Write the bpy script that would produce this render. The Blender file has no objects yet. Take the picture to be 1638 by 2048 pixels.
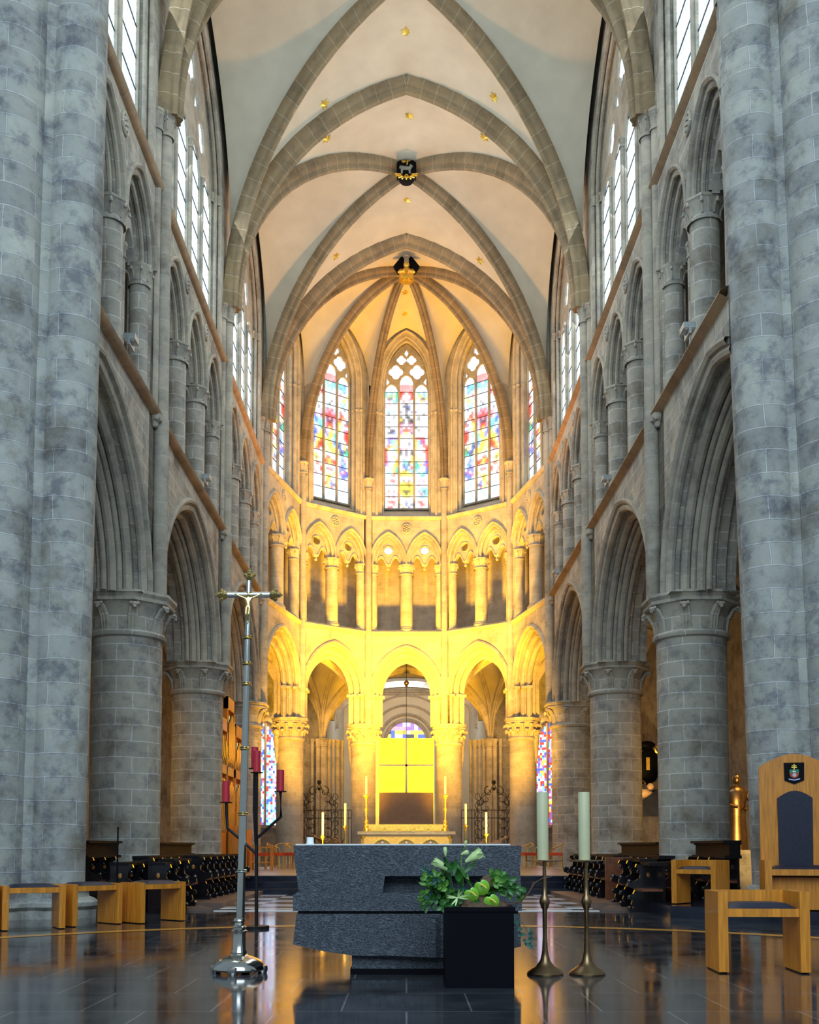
import bpy, bmesh, math, random
from mathutils import Vector, Matrix
from mathutils.geometry import tessellate_polygon
PI = math.pi
random.seed(7)
SC = bpy.context.scene
COL = SC.collection

# ------------------------------------------------------------------ camera, world, lights, exposure
cam_d = bpy.data.cameras.new('camera'); cam = bpy.data.objects.new('camera', cam_d); COL.objects.link(cam)
cam_d.sensor_fit = 'AUTO'; cam_d.sensor_width = 36.0
cam_d.lens = 36.0*2068.0/2048.0
cam_d.shift_x = (819-812.9)/2048.0
cam_d.shift_y = (1574.5-1024)/2048.0
cam_d.clip_end = 300; cam_d.clip_start = 0.05
cam.location = (0, 0, 1.0); cam.rotation_euler = (PI/2+0.0586, 0, 0)
SC.camera = cam
SC.view_settings.view_transform = 'Standard'; SC.view_settings.look = 'None'
SC.view_settings.gamma = 1.0; SC.view_settings.use_curve_mapping = False
SC.view_settings.exposure = 0.5
W = bpy.data.worlds.new('World'); SC.world = W; W.use_nodes = True
bg = W.node_tree.nodes['Background']; bg.inputs[0].default_value = (0.46, 0.62, 0.74, 1); bg.inputs[1].default_value = 0.36

def area(name, loc, target, sx, sy, power, color, spread=PI):
    d = bpy.data.lights.new(name, 'AREA'); d.shape = 'RECTANGLE'; d.size = sx; d.size_y = sy
    d.energy = power; d.color = color; d.spread = spread
    o = bpy.data.objects.new(name, d); COL.objects.link(o); o.location = loc
    o.rotation_euler = (Vector(target)-Vector(loc)).to_track_quat('-Z', 'Y').to_euler()
    return o
def spot(name, loc, target, power, color, angle=70, blend=0.6, r=0.15):
    d = bpy.data.lights.new(name, 'SPOT'); d.energy = power; d.color = color; d.spot_size = math.radians(angle)
    d.spot_blend = blend; d.shadow_soft_size = r
    o = bpy.data.objects.new(name, d); COL.objects.link(o); o.location = loc
    o.rotation_euler = (Vector(target)-Vector(loc)).to_track_quat('-Z', 'Y').to_euler()
    return o
DAY = (0.84, 0.94, 0.98); WARM = (1.0, 0.48, 0.02); PALE = (1.0, 0.82, 0.58)
# daylight through the clerestory of each bay, both sides
for yb in (16.0, 23.2, 30.4):
    for s in (-1, 1):
        area('clerestory_daylight', (s*4.6, yb, 17.5), (-s*4.0, yb-1.0, 12.0), 5.0, 5.5, 240, DAY)
# daylight of the nave and transept windows behind the camera
area('nave_daylight', (0, -4, 12), (0, 18, 7), 14, 12, 2100, (0.66, 0.85, 1.0))
for yb in (19.0, 27.0):
    for s in (-1, 1): area('high_daylight', (s*4.4, yb, 17.0), (-s*3.6, yb+1.5, 21.0), 4.0, 1.2, 22, (0.80, 0.92, 1.0))
# warm floodlights of the sanctuary
for s in (-1, 1):
    spot('apse_flood', (s*3.4, 31.0, 1.2), (s*0.9, 39.6, 9.0), 5200, WARM, 75, 0.7, 0.3)
    spot('apse_flood_wide', (s*3.2, 32.2, 0.9), (-s*1.6, 39.0, 12.0), 3600, (1.0, 0.47, 0.02), 70, 0.9, 0.25)
spot('apse_flood_centre', (0, 34.9, 5.0), (0, 39.6, 9.2), 3600, (1.0, 0.50, 0.03), 120, 0.8, 0.3)
spot('vault_flood', (0, 33.5, 6.0), (0, 30.0, 21.0), 3000, (1.0, 0.46, 0.14), 95, 0.9, 0.4)
spot('altar_spot', (0, 30.0, 7.0), (0, 33.4, 1.3), 1500, (1.0, 0.66, 0.2), 34, 0.6, 0.2)
spot('aisle_wall_spot', (7.0, 20.5, 1.2), (9.7, 28.5, 3.0), 900, (1.0, 0.6, 0.17), 60, 0.6, 0.15)
spot('monument_spot', (7.0, 31.0, 2.0), (9.6, 37.2, 3.6), 700, (1.0, 0.62, 0.2), 60, 0.6, 0.15)
spot('left_aisle_spot', (-7.2, 24.5, 1.0), (-8.6, 33.5, 6.0), 500, (1.0, 0.5, 0.1), 70, 0.6, 0.15)
for s in (-1, 1):
    area('aisle_lamp', (s*8.4, 23.5, 5.3), (s*9.0, 24, 0), 1.2, 1.2, 80, (1.0, 0.55, 0.14))
    area('ambulatory_lamp', (s*4.6, 42.5, 6.5), (s*4.0, 44.5, 2.0), 2.0, 2.0, 70, (1.0, 0.55, 0.16))
area('chapel_daylight', (0, 50, 9.5), (0, 55, 4), 3.0, 3.0, 160, (0.75, 0.86, 1.0))

# ------------------------------------------------------------------ materials
def nt(name):
    m = bpy.data.materials.new(name); m.use_nodes = True
    t = m.node_tree; return m, t, t.nodes, t.links, t.nodes['Principled BSDF']
def rgb(c): return (c[0], c[1], c[2], 1)
def ramp(n, l, src, stops):
    r = n.new('ShaderNodeValToRGB'); e = r.color_ramp.elements
    e[0].position, e[0].color = stops[0][0], rgb(stops[0][1]); e[1].position, e[1].color = stops[-1][0], rgb(stops[-1][1])
    for p, c in stops[1:-1]:
        x = e.new(p); x.color = rgb(c)
    l.new(src, r.inputs[0]); return r.outputs[0]
def mix(n, l, a, b, fac, mode='MIX'):
    m = n.new('ShaderNodeMix'); m.data_type = 'RGBA'; m.blend_type = mode
    for sock, v in ((m.inputs[0], fac), (m.inputs[6], a), (m.inputs[7], b)):
        if isinstance(v, (int, float)): sock.default_value = v
        elif isinstance(v, tuple): sock.default_value = rgb(v)
        else: l.new(v, sock)
    return m.outputs[2]
def stone(name, c1, c2, mortar, bw=0.62, bh=0.30, ms=0.011, rough=0.85, stain=0.5, patch=0.35, bump=0.35):
    m, t, n, l, b = nt(name)
    uv = n.new('ShaderNodeUVMap'); tc = n.new('ShaderNodeTexCoord')
    dist = n.new('ShaderNodeTexNoise'); dist.inputs['Scale'].default_value = 1.7; l.new(uv.outputs[0], dist.inputs['Vector'])
    va = n.new('ShaderNodeVectorMath'); va.operation = 'MULTIPLY_ADD'
    l.new(dist.outputs['Color'], va.inputs[0]); va.inputs[1].default_value = (0.07, 0.05, 0); l.new(uv.outputs[0], va.inputs[2])
    br = n.new('ShaderNodeTexBrick'); l.new(va.outputs[0], br.inputs['Vector'])
    br.inputs['Color1'].default_value = rgb(c1); br.inputs['Color2'].default_value = rgb(c2); br.inputs['Mortar'].default_value = rgb(mortar)
    br.inputs['Scale'].default_value = 1.0; br.inputs['Mortar Size'].default_value = ms; br.inputs['Mortar Smooth'].default_value = 0.25
    br.inputs['Brick Width'].default_value = bw; br.inputs['Row Height'].default_value = bh; br.inputs['Bias'].default_value = -0.1
    n1 = n.new('ShaderNodeTexNoise'); n1.inputs['Scale'].default_value = 0.9; n1.inputs['Detail'].default_value = 6; n1.inputs['Roughness'].default_value = 0.65
    l.new(tc.outputs['Object'], n1.inputs['Vector'])
    st = ramp(n, l, n1.outputs[0], [(0.33, (1-stain*0.9, 1-stain, 1-stain*1.1)), (0.47, (0.93, 0.93, 0.95)), (0.6, (1.06, 1.04, 1.0)), (0.72, (1.22, 1.2, 1.18))])
    n2 = n.new('ShaderNodeTexNoise'); n2.inputs['Scale'].default_value = 3.2; n2.inputs['Detail'].default_value = 8; n2.inputs['Roughness'].default_value = 0.7
    l.new(tc.outputs['Object'], n2.inputs['Vector'])
    st2 = ramp(n, l, n2.outputs[0], [(0.36, (1-patch, 1-patch, 1-patch*0.8)), (0.5, (1, 1, 1)), (0.68, (1.12, 1.10, 1.12))])
    c = mix(n, l, br.outputs['Color'], st, 1.0, 'MULTIPLY'); c = mix(n, l, c, st2, 1.0, 'MULTIPLY')
    l.new(c, b.inputs['Base Color']); b.inputs['Roughness'].default_value = rough
    b.inputs['Specular IOR Level'].default_value = 0.25
    mx = n.new('ShaderNodeMath'); mx.operation = 'MULTIPLY_ADD'; l.new(br.outputs['Fac'], mx.inputs[0]); mx.inputs[1].default_value = 0.6
    l.new(n2.outputs[0], mx.inputs[2])
    bp = n.new('ShaderNodeBump'); bp.inputs['Strength'].default_value = bump; bp.inputs['Distance'].default_value = 0.03
    l.new(mx.outputs[0], bp.inputs['Height']); l.new(bp.outputs[0], b.inputs['Normal'])
    return m
def plain(name, c, rough=0.5, metal=0.0, var=0.15, scale=8, bump=0.0, spec=0.5, coat=0.0, stretch=None):
    m, t, n, l, b = nt(name)
    tc = n.new('ShaderNodeTexCoord'); nz = n.new('ShaderNodeTexNoise'); nz.inputs['Scale'].default_value = scale; nz.inputs['Detail'].default_value = 5
    if stretch:
        mp = n.new('ShaderNodeMapping'); mp.inputs['Scale'].default_value = stretch; l.new(tc.outputs['Object'], mp.inputs[0]); l.new(mp.outputs[0], nz.inputs['Vector'])
    else: l.new(tc.outputs['Object'], nz.inputs['Vector'])
    col = ramp(n, l, nz.outputs[0], [(0.3, tuple(max(0, x*(1-var)) for x in c)), (0.7, tuple(min(1, x*(1+var)) for x in c))])
    l.new(col, b.inputs['Base Color']); b.inputs['Roughness'].default_value = rough; b.inputs['Metallic'].default_value = metal
    b.inputs['Specular IOR Level'].default_value = spec; b.inputs['Coat Weight'].default_value = coat
    if bump:
        bp = n.new('ShaderNodeBump'); bp.inputs['Strength'].default_value = bump; bp.inputs['Distance'].default_value = 0.01
        l.new(nz.outputs[0], bp.inputs['Height']); l.new(bp.outputs[0], b.inputs['Normal'])
    return m
M = {}
M['stone'] = stone('ashlar_stone', (0.46, 0.43, 0.355), (0.35, 0.33, 0.275), (0.62, 0.60, 0.56))
M['pier'] = stone('pier_stone', (0.45, 0.45, 0.40), (0.31, 0.31, 0.285), (0.54, 0.54, 0.52), 0.95, 0.34, 0.012, 0.85, 0.5, 0.45, 0.9)
M['rib'] = stone('moulded_stone', (0.43, 0.395, 0.32), (0.36, 0.33, 0.265), (0.50, 0.47, 0.41), 60, 0.45, 0.007, 0.85, 0.35, 0.25, 0.2)
M['apse'] = stone('pale_ashlar_stone', (0.54, 0.49, 0.38), (0.45, 0.40, 0.30), (0.60, 0.56, 0.46), 0.6, 0.28, 0.006, 0.85, 0.25, 0.2, 0.2)
M['vault_rib'] = stone('vault_rib_stone', (0.27, 0.205, 0.12), (0.225, 0.17, 0.10), (0.42, 0.36, 0.25), 60, 0.42, 0.008, 0.85, 0.3, 0.2, 0.2)
M['string'] = stone('string_painted_uplight', (0.44, 0.31, 0.19), (0.38, 0.27, 0.17), (0.5, 0.42, 0.3), 0.9, 0.9, 0.006, 0.85, 0.3, 0.2, 0.2)  # orange-brown tone paints a warm uplight glow onto the string courses
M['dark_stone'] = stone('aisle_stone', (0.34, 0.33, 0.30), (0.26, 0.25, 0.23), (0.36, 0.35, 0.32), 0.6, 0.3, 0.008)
M['plaster'] = plain('vault_plaster', (0.60, 0.56, 0.45), 0.9, 0, 0.07, 1.6, 0.25, 0.1)
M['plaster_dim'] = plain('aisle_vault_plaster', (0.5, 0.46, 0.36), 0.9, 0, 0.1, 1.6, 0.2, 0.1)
M['blue_grey'] = plain('blue_grey_paint', (0.08, 0.10, 0.26), 0.6)
M['lead'] = plain('lead_bars', (0.03, 0.03, 0.035), 0.6, 0.3)
M['iron'] = plain('wrought_iron', (0.015, 0.015, 0.018), 0.45, 0.6)
M['gold'] = plain('gilding', (0.95, 0.60, 0.10), 0.35, 0.75, 0.2, 14)
M['gilt'] = plain('gilded_wood', (0.90, 0.62, 0.16), 0.4, 0.0, 0.2, 14)
M['black'] = plain('black_paint', (0.004, 0.004, 0.006), 0.45, 0, 0.1, 8, 0, 0.06)

def floor_mat():
    m, t, n, l, b = nt('polished_dark_tiles')
    tc = n.new('ShaderNodeTexCoord'); mp = n.new('ShaderNodeMapping'); mp.inputs['Rotation'].default_value = (0, 0, math.radians(0)); l.new(tc.outputs['Object'], mp.inputs[0])
    br = n.new('ShaderNodeTexBrick'); l.new(mp.outputs[0], br.inputs['Vector']); br.offset = 0.5
    for k, c in (('Color1', (0.030, 0.033, 0.040)), ('Color2', (0.042, 0.044, 0.050)), ('Mortar', (0.16, 0.16, 0.17))): br.inputs[k].default_value = rgb(c)
    br.inputs['Scale'].default_value = 1; br.inputs['Mortar Size'].default_value = 0.006; br.inputs['Brick Width'].default_value = 0.8; br.inputs['Row Height'].default_value = 0.8
    nz = n.new('ShaderNodeTexNoise'); nz.inputs['Scale'].default_value = 2.5; nz.inputs['Detail'].default_value = 6; l.new(tc.outputs['Object'], nz.inputs['Vector'])
    c = mix(n, l, br.outputs['Color'], ramp(n, l, nz.outputs[0], [(0.35, (0.7, 0.7, 0.7)), (0.7, (1.5, 1.45, 1.4))]), 1.0, 'MULTIPLY')
    l.new(c, b.inputs['Base Color'])
    rr = n.new('ShaderNodeMapRange'); l.new(nz.outputs[0], rr.inputs[0]); rr.inputs[1].default_value = 0.3; rr.inputs[2].default_value = 0.7; rr.inputs[3].default_value = 0.055; rr.inputs[4].default_value = 0.13
    l.new(rr.outputs[0], b.inputs['Roughness']); b.inputs['IOR'].default_value = 1.75
    bp = n.new('ShaderNodeBump'); bp.inputs['Strength'].default_value = 0.15; bp.inputs['Distance'].default_value = 0.004; l.new(br.outputs['Fac'], bp.inputs['Height']); bp.invert = True
    l.new(bp.outputs[0], b.inputs['Normal'])
    return m
M['floor'] = floor_mat()
def glass_clear():
    m, t, n, l, b = nt('pale_leaded_glass')
    uv = n.new('ShaderNodeUVMap')
    br = n.new('ShaderNodeTexBrick'); l.new(uv.outputs[0], br.inputs['Vector']); br.offset = 0
    br.inputs['Color1'].default_value = (0.80, 0.93, 1, 1); br.inputs['Color2'].default_value = (0.62, 0.83, 0.95, 1); br.inputs['Mortar'].default_value = (0.10, 0.14, 0.17, 1)
    br.inputs['Brick Width'].default_value = 0.16; br.inputs['Row Height'].default_value = 0.2; br.inputs['Mortar Size'].default_value = 0.008; br.inputs['Scale'].default_value = 1
    nz = n.new('ShaderNodeTexNoise'); nz.inputs['Scale'].default_value = 3; l.new(uv.outputs[0], nz.inputs['Vector'])
    c = mix(n, l, br.outputs['Color'], ramp(n, l, nz.outputs[0], [(0.35, (0.75, 0.85, 0.9)), (0.6, (1.1, 1.1, 1.1))]), 1.0, 'MULTIPLY')
    b.inputs['Base Color'].default_value = (0.05, 0.05, 0.05, 1); b.inputs['Roughness'].default_value = 0.3
    l.new(c, b.inputs['Emission Color']); b.inputs['Emission Strength'].default_value = 1.5
    return m
M['glass'] = glass_clear()
def glass_stained():
    m, t, n, l, b = nt('stained_glass')
    at = n.new('ShaderNodeAttribute'); at.attribute_name = 'Col'
    uv = n.new('ShaderNodeUVMap')
    v1 = n.new('ShaderNodeTexVoronoi'); v1.inputs['Scale'].default_value = 11; l.new(uv.outputs[0], v1.inputs['Vector'])
    v2 = n.new('ShaderNodeTexVoronoi'); v2.feature = 'DISTANCE_TO_EDGE'; v2.inputs['Scale'].default_value = 11; l.new(uv.outputs[0], v2.inputs['Vector'])
    rv = n.new('ShaderNodeMapRange'); l.new(v1.outputs['Color'], rv.inputs[0]); rv.inputs[3].default_value = 0.8; rv.inputs[4].default_value = 1.25
    c = n.new('ShaderNodeVectorMath'); c.operation = 'SCALE'; l.new(at.outputs['Color'], c.inputs[0]); l.new(rv.outputs[0], c.inputs['Scale']); c = c.outputs[0]
    e = ramp(n, l, v2.outputs['Distance'], [(0.0, (0.06, 0.06, 0.09)), (0.03, (0.4, 0.4, 0.45)), (0.06, (1, 1, 1))])
    c = mix(n, l, c, e, 0.6, 'MULTIPLY')
    b.inputs['Base Color'].default_value = (0.03, 0.03, 0.03, 1); b.inputs['Roughness'].default_value = 0.25
    l.new(c, b.inputs['Emission Color']); b.inputs['Emission Strength'].default_value = 1.25
    return m
M['stained'] = glass_stained()

# ------------------------------------------------------------------ mesh builder
class MB:
    def __init__(s): s.v = []; s.f = []; s.uv = []; s.mi = []; s.c = []
    def face(s, pts, uvs=None, mi=0, col=None):
        b = len(s.v); s.v += [tuple(p) for p in pts]; s.f.append(tuple(range(b, b+len(pts))))
        s.uv.append(uvs or [(p[0]+p[1], p[2]) for p in pts]); s.mi.append(mi); s.c.append(col)
    def grid(s, rows, uvr=None, mi=0, cu=False, cv=False):
        nr, nc = len(rows), len(rows[0]); b = len(s.v)
        for r in rows: s.v += [tuple(p) for p in r]
        for i in range(nr if cv else nr-1):
            for j in range(nc if cu else nc-1):
                a, d = i, (i+1) % nr; e, g = j, (j+1) % nc
                s.f.append((b+a*nc+e, b+a*nc+g, b+d*nc+g, b+d*nc+e))
                if uvr:
                    U = lambda p, q: uvr[min(p, len(uvr)-1)][min(q, len(uvr[0])-1)]
                    s.uv.append([U(i, j), U(i, j+1), U(i+1, j+1), U(i+1, j)])
                else: s.uv.append([(j*.1, i*.1), (j*.1+.1, i*.1), (j*.1+.1, i*.1+.1), (j*.1, i*.1+.1)])
                s.mi.append(mi); s.c.append(None)
    def box(s, x0, x1, y0, y1, z0, z1, T=None, mi=0):
        P = [Vector((x, y, z)) for z in (z0, z1) for y in (y0, y1) for x in (x0, x1)]
        Q = [T @ p if T else p for p in P]
        for f, ax in (((0, 2, 3, 1), (0, 1)), ((4, 5, 7, 6), (0, 1)), ((0, 1, 5, 4), (0, 2)), ((2, 6, 7, 3), (0, 2)), ((0, 4, 6, 2), (1, 2)), ((1, 3, 7, 5), (1, 2))):
            s.face([Q[i] for i in f], [(P[i][ax[0]], P[i][ax[1]]) for i in f], mi)
    def lathe(s, prof, c=(0, 0, 0), n=24, T=None, a0=0, a1=2*PI, mi=0, ur=None, sq=1.0):
        full = abs(a1-a0-2*PI) < 1e-6; rows = []; uvr = []; rr = ur or max(p[0] for p in prof); vv = 0; last = None
        for r, z in prof:
            if last: vv += math.hypot(r-last[0], z-last[1])
            last = (r, z)
            row = []; 
            for k in range(n if full else n+1):
                a = a0+(a1-a0)*k/n; p = Vector((c[0]+r*math.cos(a), c[1]+r*sq*math.sin(a), c[2]+z)); row.append(T @ p if T else p)
            rows.append(row); uvr.append([(rr*(a0+(a1-a0)*k/n), c[2]+prof[0][1]+vv) for k in range(n+1)])
        s.grid(rows, uvr, mi, cu=full)
    def sweep(s, path, prof, N=None, mi=0, closed=False, caps=True, v0=0.0):
        rows = []; uvr = []; L = v0; n = len(path)
        per = [0]
        m = len(prof)
        for k in range(m): per.append(per[-1]+math.hypot(prof[(k+1) % m][0]-prof[k][0], prof[(k+1) % m][1]-prof[k][1]))
        for i, p in enumerate(path):
            a = path[(i-1) % n] if (closed or i > 0) else p; b = path[(i+1) % n] if (closed or i < n-1) else p
            t = (b-a).normalized()
            if N is None:
                ref = Vector((0, 0, 1)) if abs(t.z) < 0.9 else Vector((1, 0, 0)); nn = (ref-t*ref.dot(t)).normalized()
            else:
                nn = N(i) if callable(N) else N
                nn = (nn-t*nn.dot(t)).normalized()
            bb = t.cross(nn)
            k = 1.0
            if 0 < i < n-1 or closed:
                d1 = (p-a).normalized(); d2 = (b-p).normalized(); co = max(-1, min(1, d1.dot(d2))); k = 1/max(0.5, math.cos(math.acos(co)/2))
            rows.append([p+nn*u+bb*(w*k) for u, w in prof])
            if i: L += (p-path[i-1]).length
            uvr.append([(x, L) for x in per])
        s.grid(rows, uvr, mi, cu=True, cv=closed)
        if caps and not closed:
            s.face(list(reversed(rows[0])), [(u, w) for u, w in reversed(prof)], mi); s.face(rows[-1], [(u, w) for u, w in prof], mi)
    def tube(s, path, r, n=8, mi=0, closed=False, N=None, caps=True):
        path = [Vector(p) for p in path]
        if callable(r) or isinstance(r, (list, tuple)):
            rows = []; m = len(path); L = 0; uvr = []; prev = None
            for i, p in enumerate(path):
                a = path[max(0, i-1)]; b = path[min(m-1, i+1)]; t = (b-a).normalized()
                if prev is None:
                    ref = Vector((0, 0, 1)) if abs(t.z) < 0.9 else Vector((1, 0, 0))
                else: ref = prev
                nn = (ref-t*ref.dot(t)).normalized(); prev = nn; bb = t.cross(nn); R = r(i/(m-1)) if callable(r) else r[i]
                rows.append([p+nn*(R*math.cos(2*PI*k/n))+bb*(R*math.sin(2*PI*k/n)) for k in range(n)])
                if i: L += (p-path[i-1]).length
                uvr.append([(2*PI*R*k/n, L) for k in range(n+1)])
            s.grid(rows, uvr, mi, cu=True)
            if caps:
                s.face(list(reversed(rows[0])), None, mi); s.face(rows[-1], None, mi)
        else:
            s.sweep(path, [(r*math.cos(2*PI*k/n), r*math.sin(2*PI*k/n)) for k in range(n)], N, mi, closed, caps)
    def ball(s, c, r, n=10, sx=1, sy=1, sz=1, mi=0, T=None):
        rows = []
        for i in range(n//2+1):
            th = PI*i/(n//2); row = []
            for k in range(n):
                a = 2*PI*k/n; p = Vector((c[0]+r*sx*math.sin(th)*math.cos(a), c[1]+r*sy*math.sin(th)*math.sin(a), c[2]-r*sz*math.cos(th)))
                row.append(T @ p if T else p)
            rows.append(row)
        s.grid(rows, None, mi, cu=True)
    def plate(s, outer, holes, fp, d0, d1, mi=0, off=(0, 0)):
        """flat plate with holes; outline in (s,z), fp(s,d,z)->Vector"""
        loops = [outer]+holes
        pts = [p for lp in loops for p in lp]
        tris = tessellate_polygon([[Vector((p[0], p[1], 0)) for p in lp] for lp in loops])
        for tr in tris:
            for d, o in ((d0, 1), (d1, -1)):
                tt = tr[::o]
                s.face([fp(pts[i][0], d, pts[i][1]) for i in tt], [(pts[i][0]+off[0], pts[i][1]+off[1]) for i in tt], mi)
        for lp in loops:
            L = 0; m = len(lp)
            for i in range(m):
                a, b = lp[i], lp[(i+1) % m]; dl = math.hypot(a[0]-b[0], a[1]-b[1])
                s.face([fp(a[0], d0, a[1]), fp(b[0], d0, b[1]), fp(b[0], d1, b[1]), fp(a[0], d1, a[1])], [(d0, L), (d0, L+dl), (d1, L+dl), (d1, L)], mi); L += dl
    def build(s, name, mat, parent=None, ang=38, merge=True):
        me = bpy.data.meshes.new(name); me.from_pydata(s.v, [], s.f)
        ul = me.uv_layers.new(name='UVMap'); flat = [x for f in s.uv for u in f for x in u[:2]]
        ul.data.foreach_set('uv', flat)
        if any(c is not None for c in s.c):
            ca = me.color_attributes.new('Col', 'FLOAT_COLOR', 'CORNER'); fl = []
            for f, c in zip(s.f, s.c):
                cc = c or (1, 1, 1)
                if isinstance(cc[0], tuple):
                    for q in cc: fl += [q[0], q[1], q[2], 1.0]
                else:
                    for _ in f: fl += [cc[0], cc[1], cc[2], 1.0]
            ca.data.foreach_set('color', fl)
        for m_ in (mat if isinstance(mat, (list, tuple)) else [mat]): me.materials.append(m_)
        me.polygons.foreach_set('material_index', s.mi)
        if merge:
            bm = bmesh.new(); bm.from_mesh(me); bmesh.ops.remove_doubles(bm, verts=bm.verts, dist=0.0002)
            bmesh.ops.recalc_face_normals(bm, faces=bm.faces)
            bm.to_mesh(me); bm.free()
        me.polygons.foreach_set('use_smooth', [True]*len(me.polygons))
        if ang: me.set_sharp_from_angle(angle=math.radians(ang))
        me.update()
        o = bpy.data.objects.new(name, me); COL.objects.link(o)
        if parent: o.parent = parent; o.matrix_parent_inverse = parent.matrix_world.inverted() if False else Matrix.Translation(-Vector(parent.location)) if not parent.rotation_euler.z else (Matrix.Translation(parent.location) @ Matrix.Rotation(parent.rotation_euler.z, 4, 'Z')).inverted()
        return o
def root(name, loc, label=None, cat=None, group=None, kind=None, rz=0):
    o = bpy.data.objects.new(name, None); COL.objects.link(o); o.location = loc; o.rotation_euler = (0, 0, rz); o.empty_display_size = 0.2
    return tag(o, label, cat, group, kind)
def tag(o, label=None, cat=None, group=None, kind=None):
    if label: o['label'] = label
    if cat: o['category'] = cat
    if group: o['group'] = group
    if kind: o['kind'] = kind
    return o
CUT = [None]
def cut_mesh(o):
    if CUT[0] is None: return
    bm = bmesh.new(); bm.from_mesh(o.data); bmesh.ops.bisect_plane(bm, geom=bm.verts[:]+bm.edges[:]+bm.faces[:], plane_co=(0, CUT[0], 0), plane_no=(0, -1, 0), clear_outer=True); bm.to_mesh(o.data); bm.free()
def struct(name, mb, mat, label=None, ang=38):
    o = mb.build(name, mat, None, ang); cut_mesh(o); o['kind'] = 'structure'
    if label: o['label'] = label
    return o
def local(name, mb, mat, parent, ang=38):
    """mesh already in the parent's own coordinates"""
    o = mb.build(name, mat, None, ang); o.parent = parent; return o
def dup(r, loc=None, rz=None, label=None, group=None):
    c = r.copy(); COL.objects.link(c)
    if loc is not None: c.location = loc
    if rz is not None: c.rotation_euler = (0, 0, rz)
    if label: c['label'] = label
    if group: c['group'] = group
    for ch in list(r.children):
        k = ch.copy(); COL.objects.link(k); k.parent = c
        for g in list(ch.children):
            h = g.copy(); COL.objects.link(h); h.parent = k
    return c

# ------------------------------------------------------------------ building dimensions
WX = 4.85                      # face of the choir walls
YS = [12.4, 19.6, 26.8, 34.0]  # axes of the bays
ZC, ZT, ZU, ZV, ZA = 5.75, 9.34, 13.87, 15.35, 21.65
AP = [(-4.75, 34.0), (-3.92, 37.83), (-1.50, 39.62), (1.50, 39.62), (3.92, 37.83), (4.75, 34.0)]
CEN = Vector((0, 35.9, 0))
class Fr:
    def __init__(s, a, b, out=None):
        s.a = Vector((a[0], a[1], 0)); d = Vector((b[0]-a[0], b[1]-a[1], 0)); s.L = d.length; s.S = d.normalized()
        D = Vector((s.S.y, -s.S.x, 0))
        ref = out or (s.a+d/2-Vector((0, 30, 0)))
        if D.dot(ref) < 0: D = -D
        s.D = D
    def __call__(s, t, d, z): return s.a+s.S*t+s.D*d+Vector((0, 0, z))
def arch(a, rise, z0, n=12, k=1.3, c=0.0, stilt=None):
    """pointed arch outline from left foot to right foot"""
    r = k*a; h = math.sqrt(r*r-(r-a)**2); full = math.acos((r-a)/r); L = []
    for i in range(n+1):
        t = full*i/n; L.append((c+(a-r)+r*math.cos(t), z0+r*math.sin(t)*rise/h))
    L = L  # right half from foot to apex
    left = [(2*c-x, z) for x, z in L]
    pts = left+[p for p in reversed(L[:-1])]
    if stilt is not None: pts = [(c-a, stilt)]+pts+[(c+a, stilt)]
    return pts
def circ(cx, cz, r, n=20): return [(cx+r*math.cos(2*PI*k/n), cz+r*math.sin(2*PI*k/n)) for k in range(n)]
def foil(cx, cz, r, lobes, rot=0, n=40, depth=0.25):
    return [(cx+r*(1-depth+depth*abs(math.cos(lobes*(2*PI*k/n)/2+rot))*1.0)*math.cos(2*PI*k/n), cz+r*(1-depth+depth*abs(math.cos(lobes*(2*PI*k/n)/2+rot)))*math.sin(2*PI*k/n)) for k in range(n)]
def above(mb, f, pts, ztop, d, off=(0, 0)):
    for p, q in zip(pts[:-1], pts[1:]):
        if abs(p[0]-q[0]) < 1e-6: continue
        mb.face([f(p[0], d, p[1]), f(q[0], d, q[1]), f(q[0], d, ztop), f(p[0], d, ztop)], [(p[0], p[1]), (q[0], q[1]), (q[0], ztop), (p[0], ztop)])
def rect(mb, f, s0, s1, z0, z1, d):
    if s1-s0 > 1e-4: mb.face([f(s0, d, z0), f(s1, d, z0), f(s1, d, z1), f(s0, d, z1)], [(s0, z0), (s1, z0), (s1, z1), (s0, z1)])
def soffit(mb, f, pts, d0, d1):
    L = 0
    for p, q in zip(pts[:-1], pts[1:]):
        dl = math.hypot(p[0]-q[0], p[1]-q[1])
        mb.face([f(p[0], d0, p[1]), f(q[0], d0, q[1]), f(q[0], d1, q[1]), f(p[0], d1, p[1])], [(d0, L), (d0, L+dl), (d1, L+dl), (d1, L)]); L += dl
def ring(mb, f, po, pi, d):
    for (p, q), (r, t) in zip(zip(po[:-1], po[1:]), zip(pi[:-1], pi[1:])):
        mb.face([f(p[0], d, p[1]), f(q[0], d, q[1]), f(t[0], d, t[1]), f(r[0], d, r[1])], [(p[0], p[1]), (q[0], q[1]), (t[0], t[1]), (r[0], r[1])])
def roll(mb, f, pts, d, r, n=8):
    path = [f(p[0], d, p[1]) for p in pts]; mb.sweep(path, [(r*math.cos(2*PI*k/n), r*math.sin(2*PI*k/n)) for k in range(n)], f.D, caps=True)
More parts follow.
